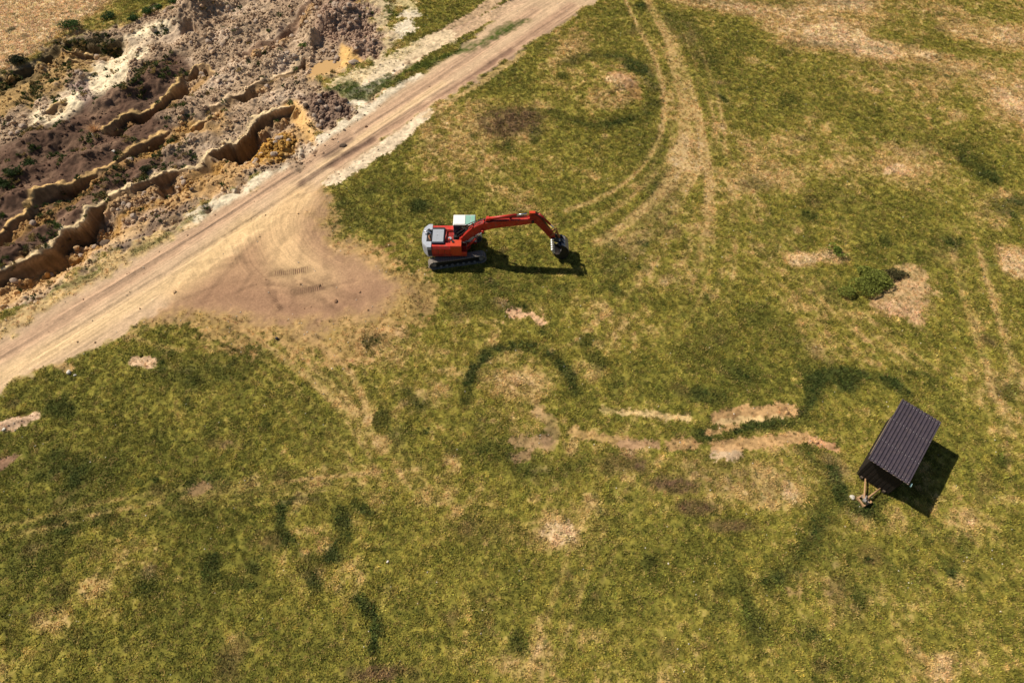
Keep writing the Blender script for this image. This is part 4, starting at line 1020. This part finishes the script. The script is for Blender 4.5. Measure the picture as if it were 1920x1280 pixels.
def make_support():
    x, y = at_local(-4.02, .0); gz = float(ground_z(np.array(x), np.array(y)))
    b = empty('wooden_support', (x, y, gz - .01), R(24))
    tag(b, 'small open square frame of raw timber under the end of the hut drawbar', 'wooden frame')
    for i, (a0, a1, b0, b1) in enumerate(((-.34, .34, -.34, -.24), (-.34, .34, .24, .34), (-.34, -.24, -.238, .238), (.24, .34, -.238, .238))):
        MB().box(a0, a1, b0, b1, 0, .22 if i < 2 else .20).build('plank', M_TIMBER, b)
    MB().box(-.08, .08, -.30, .30, .222, .345).build('cross_block', M_TIMBER2, b)
make_support()

# ------------------------------------------------------------------ stones, clods, plants
def rock_mesh(name, seed, sx, sy, sz, mat, sub=2, amp=.22):
    bm = bmesh.new(); bmesh.ops.create_icosphere(bm, subdivisions=sub, radius=1.0); r = np.random.default_rng(seed)
    ph = r.uniform(0, 6.28, (6, 3)); fr = r.uniform(1.2, 3.4, (6, 3))
    cuts = [(Vector(r.normal(0, 1, 3)).normalized(), r.uniform(.55, .85)) for _ in range(5)]
    for v in bm.verts:
        p = v.co.copy(); d = sum(math.sin(p.x * fr[i, 0] + ph[i, 0]) * math.sin(p.y * fr[i, 1] + ph[i, 1]) * math.sin(p.z * fr[i, 2] + ph[i, 2]) for i in range(6))
        p *= 1 + amp * d * .5
        for nrm, dd in cuts:
            q = p.dot(nrm)
            if q > dd: p -= nrm * (q - dd) * .8
        v.co = Vector((p.x * sx, p.y * sy, p.z * sz))
    me = bpy.data.meshes.new(name); bm.to_mesh(me); bm.free(); me.materials.append(mat); return me
def rock(name, label, category, u, v, size, mat, seed, flatn=.7, group=None, dz=.0):
    x, y = g(u, v); me = rock_mesh(name, seed, size, size * .8, size * flatn, mat)
    zz = float(ground_z(np.array(x), np.array(y))); zmin = min(q.co.z for q in me.vertices)
    # seen position is on the terrain surface: shift for its height
    x, y = g(u, v, zz); zz = float(ground_z(np.array(x), np.array(y)))
    o = bpy.data.objects.new(name, me); o.location = (x, y, zz - zmin * .62 + dz); o.rotation_euler = (0, 0, seed * 1.7); col.objects.link(o)
    return tag(o, label, category, group)
M_CHALK = flat('chalk_stone', (.72, .66, .55), .9, 0, .2, (14, .75, 1.1), 0, .02)
M_DARKSTONE = flat('dark_earth_lump', (.12, .085, .06), .95, 0, .1, (14, .6, 1.4), 0, .03)
M_CLODM = flat('grey_brown_clod', (.42, .32, .24), .95, 0, .1, (12, .65, 1.3), 0, .03)
M_COAL = flat('black_lump', (.02, .02, .022), .7, 0, .3)
rock('stone', 'pale block of stone on the grass left of the hut drawbar', 'stone', 1597, 932, .20, M_CHALK, 3)
rock('stone', 'upright white stone in the grass just below the road, left edge', 'stone', 130, 699, .20, M_CHALK, 5)
rock('stone', 'smaller white stone right beside the upright white stone near the road', 'stone', 141, 704, .11, M_CHALK, 6)
rock('stone', 'white stone in the bare hollow at the left edge of the picture', 'stone', 8, 805, .13, M_CHALK, 8)
rock('stone', 'single white stone lying on the brown topsoil heaps of the pit', 'stone', 215, 287, .20, M_CHALK, 9, .5)
rock('stone', 'pale stone alone in the lower middle of the field', 'stone', 727, 1053, .10, M_CHALK, 10)
rock('stone', 'small pale stone in the field right of the lower dark grass arc', 'stone', 1253, 1056, .07, M_CHALK, 12)
rock('earth_clod', 'dark lump of earth lying on the middle of the dirt road', 'clod', 643, 274, .34, M_DARKSTONE, 13, .4)
rock('earth_clod', 'round dark boulder on the sandy corner above the trench end', 'boulder', 574, 200, .32, M_DARKSTONE, 14, .8)
rock('earth_clod', 'long brown slab of earth right of the ochre pond', 'clod', 664, 118, .62, M_CLODM, 15, .45)
rock('black_lump', 'small black lump on the worn grass below the turning area', 'lump', 519, 635, .15, M_COAL, 16, .8)
rock('earth_clod', 'dark stone lump on the sandy floor under the long ledge', 'clod', 360, 357, .24, M_DARKSTONE, 17, .6)
rock('boulder', 'dark split boulder standing in the ochre trench', 'boulder', 200, 428, .34, M_DARKSTONE, 18, .8)
rock('boulder', 'dark low slab at the foot of the ochre trench rubble', 'boulder', 197, 452, .5, M_DARKSTONE, 19, .4)
# big clods one can tell apart
seeds = [rock_mesh('earth_clod_%d' % i, 40 + i, .30, .25, .22, M_CLODM) for i in range(7)]
cand_x = rng.uniform(-58, -12, 6000); cand_y = rng.uniform(33, 74, 6000)
ok = (np.abs(cand_x) < 28 + (cand_y - 5.5) * .4165) & (sample(CLOD, cand_x, cand_y) > .62)
cx, cy = cand_x[ok][:110], cand_y[ok][:110]
for i, (x, y) in enumerate(zip(cx, cy)):
    o = bpy.data.objects.new('earth_clod', seeds[i % 7]); s_k = random.uniform(.6, 1.25)
    o.location = (x, y, float(ground_z(np.array(x), np.array(y))) + .06 * s_k); o.rotation_euler = (random.uniform(-.3, .3), random.uniform(-.3, .3), random.uniform(0, 6.28)); o.scale = (s_k,) * 3
    col.objects.link(o); tag(o, 'large grey-brown clod of earth lying loose in the rubble of the dug ground', 'clod', 'large clods in the dug ground')

def clod_mat():
    m, nt, b = nodes_of('loose_clod'); at = N(nt, 'ShaderNodeAttribute', attribute_name='tint', attribute_type='INSTANCER')
    ge = N(nt, 'ShaderNodeNewGeometry'); n1 = N(nt, 'ShaderNodeTexNoise'); n1.inputs['Scale'].default_value = 18; n1.inputs['Detail'].default_value = 4
    nt.links.new(ge.outputs['Position'], n1.inputs['Vector']); c = mul(nt, at.outputs['Color'], n1.outputs['Fac'], .75, 1.2)
    nt.links.new(c, b.inputs['Base Color']); b.inputs['Roughness'].default_value = .95; b.inputs['Specular IOR Level'].default_value = .1
    return m
M_LOOSE = clod_mat()
cm = [rock_mesh('clod_kind_%d' % i, 80 + i, 1, .85, .75, M_LOOSE, 2, .3) for i in range(8)]
qx = np.concatenate([rng.uniform(-60, -8, 120000), rng.uniform(-36, 24, 30000)]); qy = np.concatenate([rng.uniform(31, 76, 120000), rng.uniform(14, 36, 30000)])
cden = sample(CLOD, qx, qy)
clump = .5 + .8 * fbm(qx, qy, 1.3, 3, 91)
ok = (np.abs(qx) < 30 + (qy - 5.5) * .4165) & (rng.uniform(0, 1, len(qx)) < np.clip(cden * 1.1 * clump, 0, 1))
qx, qy = qx[ok], qy[ok]
sz = np.clip(rng.lognormal(-2.55, .5, len(qx)), .03, .26) * (.75 + .5 * np.clip(sample(CLOD, qx, qy), 0, 1))
tn = sample(ALB, qx, qy) * rng.uniform(.75, 1.3, (len(qx), 1))
scatter('clods', 'loose broken clods and rubble strewn over the dug ground', np.stack([qx, qy, ground_z(qx, qy) + sz * .25], -1), rng.uniform(0, 6.28, len(qx)), sz, np.clip(tn, .01, .9), cm, .5)
# pale pebbles flecking grass and verges
px_, py_ = in_view(5200); pg = sample(GR, px_, py_); ok = (rng.uniform(0, 1, len(px_)) < np.where(pg > .6, .10, .55) * (1 - .8 * sample(RO, px_, py_))) & (sample(PITM, px_, py_) < .3)
px_, py_ = px_[ok], py_[ok]
sz = rng.uniform(.02, .055, len(px_))
scatter('pebbles', 'tiny pale chalk pebbles flecking the grass and road verges', np.stack([px_, py_, ground_z(px_, py_) + .03], -1), rng.uniform(0, 6.28, len(px_)), sz, np.array([[.68, .62, .5]]) * rng.uniform(.7, 1.15, (len(px_), 1)), cm, .5)

# weeds
fx_, fy_ = in_view(60000); fl = sample(LUSH, fx_, fy_) * sample(GR, fx_, fy_); ok = rng.uniform(0, 1, len(fx_)) < sst(.45, 1.0, fl) * .30; fx_, fy_ = fx_[ok], fy_[ok]
weed_m = [tuft_mesh('weed_%d' % i, M_GRASS, 46, .20, .20, .06, .75, 300 + i) for i in range(4)]
wx = rng.uniform(-60, 0, 60000); wy = rng.uniform(31, 76, 60000)
wn_ = fbm(wx, wy, 1.7, 3, 95); dens = sample(WEED, wx, wy) * .5 + sample(PITM, wx, wy) * .012
ok = (rng.uniform(0, 1, len(wx)) < np.clip(dens * (wn_ > .05) * (1 + 2 * wn_), 0, .9))
wx, wy = wx[ok], wy[ok]
wt_ = lin(78, 92, 40, .8) * rng.uniform(.6, 1.2, (len(wx), 1)); dr = rng.uniform(0, 1, len(wx)) < .35; wt_[dr] = lin(170, 145, 90, .8) * rng.uniform(.6, 1.1, (dr.sum(), 1))
ft_ = lin(72, 90, 38, .8) * rng.uniform(.6, 1.2, (len(fx_), 1)); wx = np.concatenate([wx, fx_]); wy = np.concatenate([wy, fy_]); wt_ = np.vstack([wt_, ft_])
scatter('weeds', 'small green and straw weeds growing over the dug ground and in dark patches of the field', np.stack([wx, wy, ground_z(wx, wy)], -1), rng.uniform(0, 6.28, len(wx)), np.concatenate([rng.uniform(.5, 1.3, len(wx) - len(fx_)), rng.uniform(.35, .7, len(fx_))]), wt_, weed_m)

def foliage_mesh(name, mat, n, rx, ry, rz, leaf, seed, lumps=15):
    r = np.random.default_rng(seed); V = []; Fc = []; sh = []
    L_ = [(r.normal(0, .45, 3) * (rx, ry, .25 * rz) + (0, 0, rz * .45), r.uniform(.3, .6)) for _ in range(lumps)]
    for i in range(n):
        c, k_ = L_[r.integers(lumps)]
        d = r.normal(0, 1, 3); d /= np.linalg.norm(d); d[2] = abs(d[2]) if r.uniform() < .8 else d[2]
        p = c + d * np.array([rx, ry, rz]) * k_ * r.uniform(.65, 1.05) ** .5
        p[2] = max(p[2], .02)
        a = r.normal(0, 1, 3) * (1, 1, .45); a /= np.linalg.norm(a); b = np.cross(a, r.normal(0, 1, 3)); b /= np.linalg.norm(b)
        l = leaf * r.uniform(.6, 1.3); k0 = len(V)
        V += [p - b * l * .3, p + a * l * .5 - b * l * .05, p + b * l * .3, p - a * l * .5]; V[-4] = p - b * l * .28
        Fc += [(k0, k0 + 1, k0 + 2, k0 + 3)]; sh.append(r.uniform())
    return mesh_from(name, V, Fc, mat, sh)
M_STEM = flat('woody_stem', (.10, .07, .045), .9)
def shrub(name, label, category, u, v, rx, ry, rz, n, leaf, rgb, seed, group=None):
    x, y = g(u, v); zz = float(ground_z(np.array(x), np.array(y))); x, y = g(u, v, zz); zz = float(ground_z(np.array(x), np.array(y)))
    o = empty(name, (x, y, zz - .03)); tag(o, label, category, group)
    part('foliage', foliage_mesh('foliage', leafy('leaf_%s_%d' % (name, seed), lin(*rgb, 1.9 if name == 'bush' else 1.15), .55, False), n, rx, ry, rz, leaf, seed), o)
    st = MB(); r = random.Random(seed)
    for i in range(5):
        a = r.uniform(0, 6.28); st.tube([(0, 0, 0), (math.cos(a) * rx * .3, math.sin(a) * ry * .3, rz * .45), (math.cos(a) * rx * .55, math.sin(a) * ry * .55, rz * .8)], [.035, .02, .008], 5)
    st.build('stem', M_STEM, o)
    return o
shrub('bush', 'rounded dense green bush beside straw grass in the right field', 'bush', 1632, 532, 1.85, 1.2, .75, 9000, .13, (90, 95, 40), 1)
shrub('bush', 'dark lower bush touching the right side of the rounded green bush', 'bush', 1676, 518, .8, .6, .35, 1500, .12, (64, 60, 36), 2)
shrub('bush', 'small green shrub above the rounded bush in the right field', 'bush', 1568, 474, .55, .45, .5, 900, .12, (84, 96, 36), 3)
shrub('shrub', 'dark shrub at the left edge of the pit, lowest of three', 'shrub', 6, 345, .7, .55, .5, 1100, .12, (52, 66, 30), 4)
shrub('shrub', 'dark shrub in the pit, middle one of the three by the left edge', 'shrub', 29, 326, .7, .5, .5, 1100, .12, (52, 66, 30), 5)
shrub('shrub', 'dark shrub in the pit, uppermost of the three by the left edge', 'shrub', 56, 312, .7, .5, .5, 1100, .12, (52, 66, 30), 6)
shrub('shrub', 'round dark shrub just behind the rim of the longest ledge', 'shrub', 277, 321, .55, .5, .55, 1000, .1, (48, 56, 26), 7)
shrub('weed_clump', 'bright green weed clump on the rubble left of the ochre pond', 'plant', 568, 84, .42, .34, .25, 500, .1, (96, 116, 46), 8)
shrub('shrub', 'green shrub on the chalk bank, leftmost of the row on its crest', 'shrub', 252, 37, .6, .5, .5, 900, .12, (54, 76, 34), 9)
shrub('shrub', 'green shrub on the chalk bank crest, second of the row', 'shrub', 279, 22, .6, .45, .45, 900, .12, (58, 84, 36), 10)
shrub('shrub', 'green shrub on the chalk bank crest, third of the row', 'shrub', 298, 15, .5, .4, .4, 700, .12, (60, 88, 36), 11)
shrub('shrub', 'green shrub at the top of the chalk bank beside the grey spoil heap', 'shrub', 324, 5, .5, .4, .4, 700, .12, (58, 80, 34), 12)
shrub('shrub', 'wide dark green thicket on the far bank behind the white chalk', 'shrub', 132, 50, 1.1, .7, .5, 1800, .13, (66, 86, 38), 13)
shrub('shrub', 'dark thicket in the shaded bank at the far left', 'shrub', 38, 128, 1.2, .6, .6, 1800, .13, (44, 50, 26), 14)
shrub('shrub', 'dark green shrub hanging over the far bank next to pale stones', 'shrub', 205, 33, .6, .5, .45, 900, .12, (52, 74, 34), 15)
shrub('shrub', 'brownish thicket at the foot of the far bank above the chalk', 'shrub', 180, 78, 1.0, .45, .4, 1300, .12, (74, 66, 42), 16)
# dead tussock and stakes
def tussock(u, v, seed):
    x, y = g(u, v); zz = float(ground_z(np.array(x), np.array(y))); x, y = g(u, v, zz); zz = float(ground_z(np.array(x), np.array(y)))
    me = tuft_mesh('straw_tussock', leafy('dead_straw', lin(222, 178, 130, .85), .35, False), 150, .12, .95, .03, .75, seed)
    o = bpy.data.objects.new('straw_tussock', me); o.location = (x, y, zz - .02); col.objects.link(o)
    tag(o, 'fan of dead straw-coloured stalks among the brown soil heaps', 'dry plant')
tussock(178, 246, 31)
def stake(u0, v0, h, label, lean):
    x, y = g(u0, v0); zz = float(ground_z(np.array(x), np.array(y))); x, y = g(u0, v0, zz); zz = float(ground_z(np.array(x), np.array(y)))
    o = MB().tube([(0, 0, -.15), (lean, 0, h * .6), (lean * 1.6, 0, h)], [.032, .03, .026], 6).build('stake', flat('pale_stake', (.62, .55, .45), .8)); o.location = (x, y, zz)
    tag(o, label, 'stake')
stake(134, 235, 1.0, 'thin pale stake standing in front of the white chalk bench', .03)
stake(181, 264, .95, 'thin pale stake below the dead straw stalks', -.02)

# ------------------------------------------------------------------ ponds
def water(name, pix, z, rgb, label):
    pts = np.array([g(u, v, z) for u, v in pix]); pts = smooth(np.vstack([pts, pts[:1]]), 2)[:-1]
    me = bpy.data.meshes.new(name); me.from_pydata([(p[0], p[1], z) for p in pts], [], [tuple(range(len(pts)))]); me.update()
    if me.polygons[0].normal.z < 0: me.flip_normals()
    m, nt, b = nodes_of(name + '_water'); b.inputs['Base Color'].default_value = (*rgb, 1); b.inputs['Roughness'].default_value = .08; b.inputs['Specular IOR Level'].default_value = .5
    n = N(nt, 'ShaderNodeTexNoise'); n.inputs['Scale'].default_value = 3; bp = N(nt, 'ShaderNodeBump'); bp.inputs['Distance'].default_value = .004
    nt.links.new(n.outputs['Fac'], bp.inputs['Height']); nt.links.new(bp.outputs[0], b.inputs['Normal'])
    me.materials.append(m); o = bpy.data.objects.new(name, me); col.objects.link(o); o['kind'] = 'structure'; o['label'] = label
water('pond', [(562, 160), (574, 136), (600, 114), (646, 108), (654, 124), (620, 150), (588, 164)], POND_Z, tuple(lin(214, 172, 112, .8)), 'muddy ochre water standing in the dug hollow')
water('puddle', [(340, 72), (346, 57), (364, 53), (380, 61), (381, 73), (366, 82), (350, 82)], PUD_Z, tuple(lin(196, 174, 150, .8)), 'small grey-brown puddle in the rubble')

# ------------------------------------------------------------------ crawler prints in the turning area
M_PRINT = flat('damp_pressed_soil', tuple(lin(150, 116, 92, .8)), .9, 0, .15, (20, .7, 1.3))
def track_print(pix, width, label, seed, rail=True):
    pts = smooth(gp(pix), 2); r = random.Random(seed); b = MB(); L = 0; nxt = 0
    c = pts.mean(0); zz = float(ground_z(np.array(c[0]), np.array(c[1])))
    for a0, a1 in zip(pts[:-1], pts[1:]):
        d = a1 - a0; l = np.hypot(*d); d = d / l; nn = np.array([-d[1], d[0]]); t = nxt - L
        while t < l:
            p = a0 + d * t; w = width * .5 * r.uniform(.85, 1.0)
            ax = Vector((*(p - nn * w - c), 0)); bx = Vector((*(p + nn * w * r.uniform(.85, 1.05) + d * r.uniform(-.015, .015) - c), 0)); h = r.uniform(.012, .028); e = Vector((*(d * .05), 0))
            z0 = [float(ground_z(np.array(q.x + c[0]), np.array(q.y + c[1]))) - zz for q in (ax, bx)]
            A0, B0 = ax + Vector((0, 0, z0[0])), bx + Vector((0, 0, z0[1])); up = Vector((0, 0, h)); dn = Vector((0, 0, -.02))
            b._add([A0 - e + dn, A0 + e + dn, B0 + e + dn, B0 - e + dn, A0 + up, B0 + up], [(0, 4, 5, 3), (1, 2, 5, 4), (0, 1, 4), (3, 5, 2)])
            nxt += r.uniform(.15, .17); t = nxt - L
        L += l
    if rail:
        for s in (-1, 1):
            q = []
            for i in range(len(pts)):
                d = pts[min(i + 1, len(pts) - 1)] - pts[max(i - 1, 0)]; d = d / np.hypot(*d); pnt = pts[i] + np.array([-d[1], d[0]]) * s * width * .5
                q.append((pnt[0] - c[0], pnt[1] - c[1], float(ground_z(np.array(pnt[0]), np.array(pnt[1]))) - zz))
            b.tube(q, .022, 5)
    o = b.build('track_print', M_PRINT); o.location = (c[0], c[1], zz)
    tag(o, label, 'track print', 'crawler prints in the dirt')
track_print([(516, 512), (545, 510), (578, 504)], .6, 'long ribbed crawler print at the top of the bare turning area', 1, False)
track_print([(555, 545), (580, 543), (606, 536)], .62, 'ribbed crawler print in dark damp soil, rightmost in the turning area', 2, False)
track_print([(514, 548), (514, 562), (526, 578)], .4, 'short curved crawler print at the lower left of the turning area', 3, False)
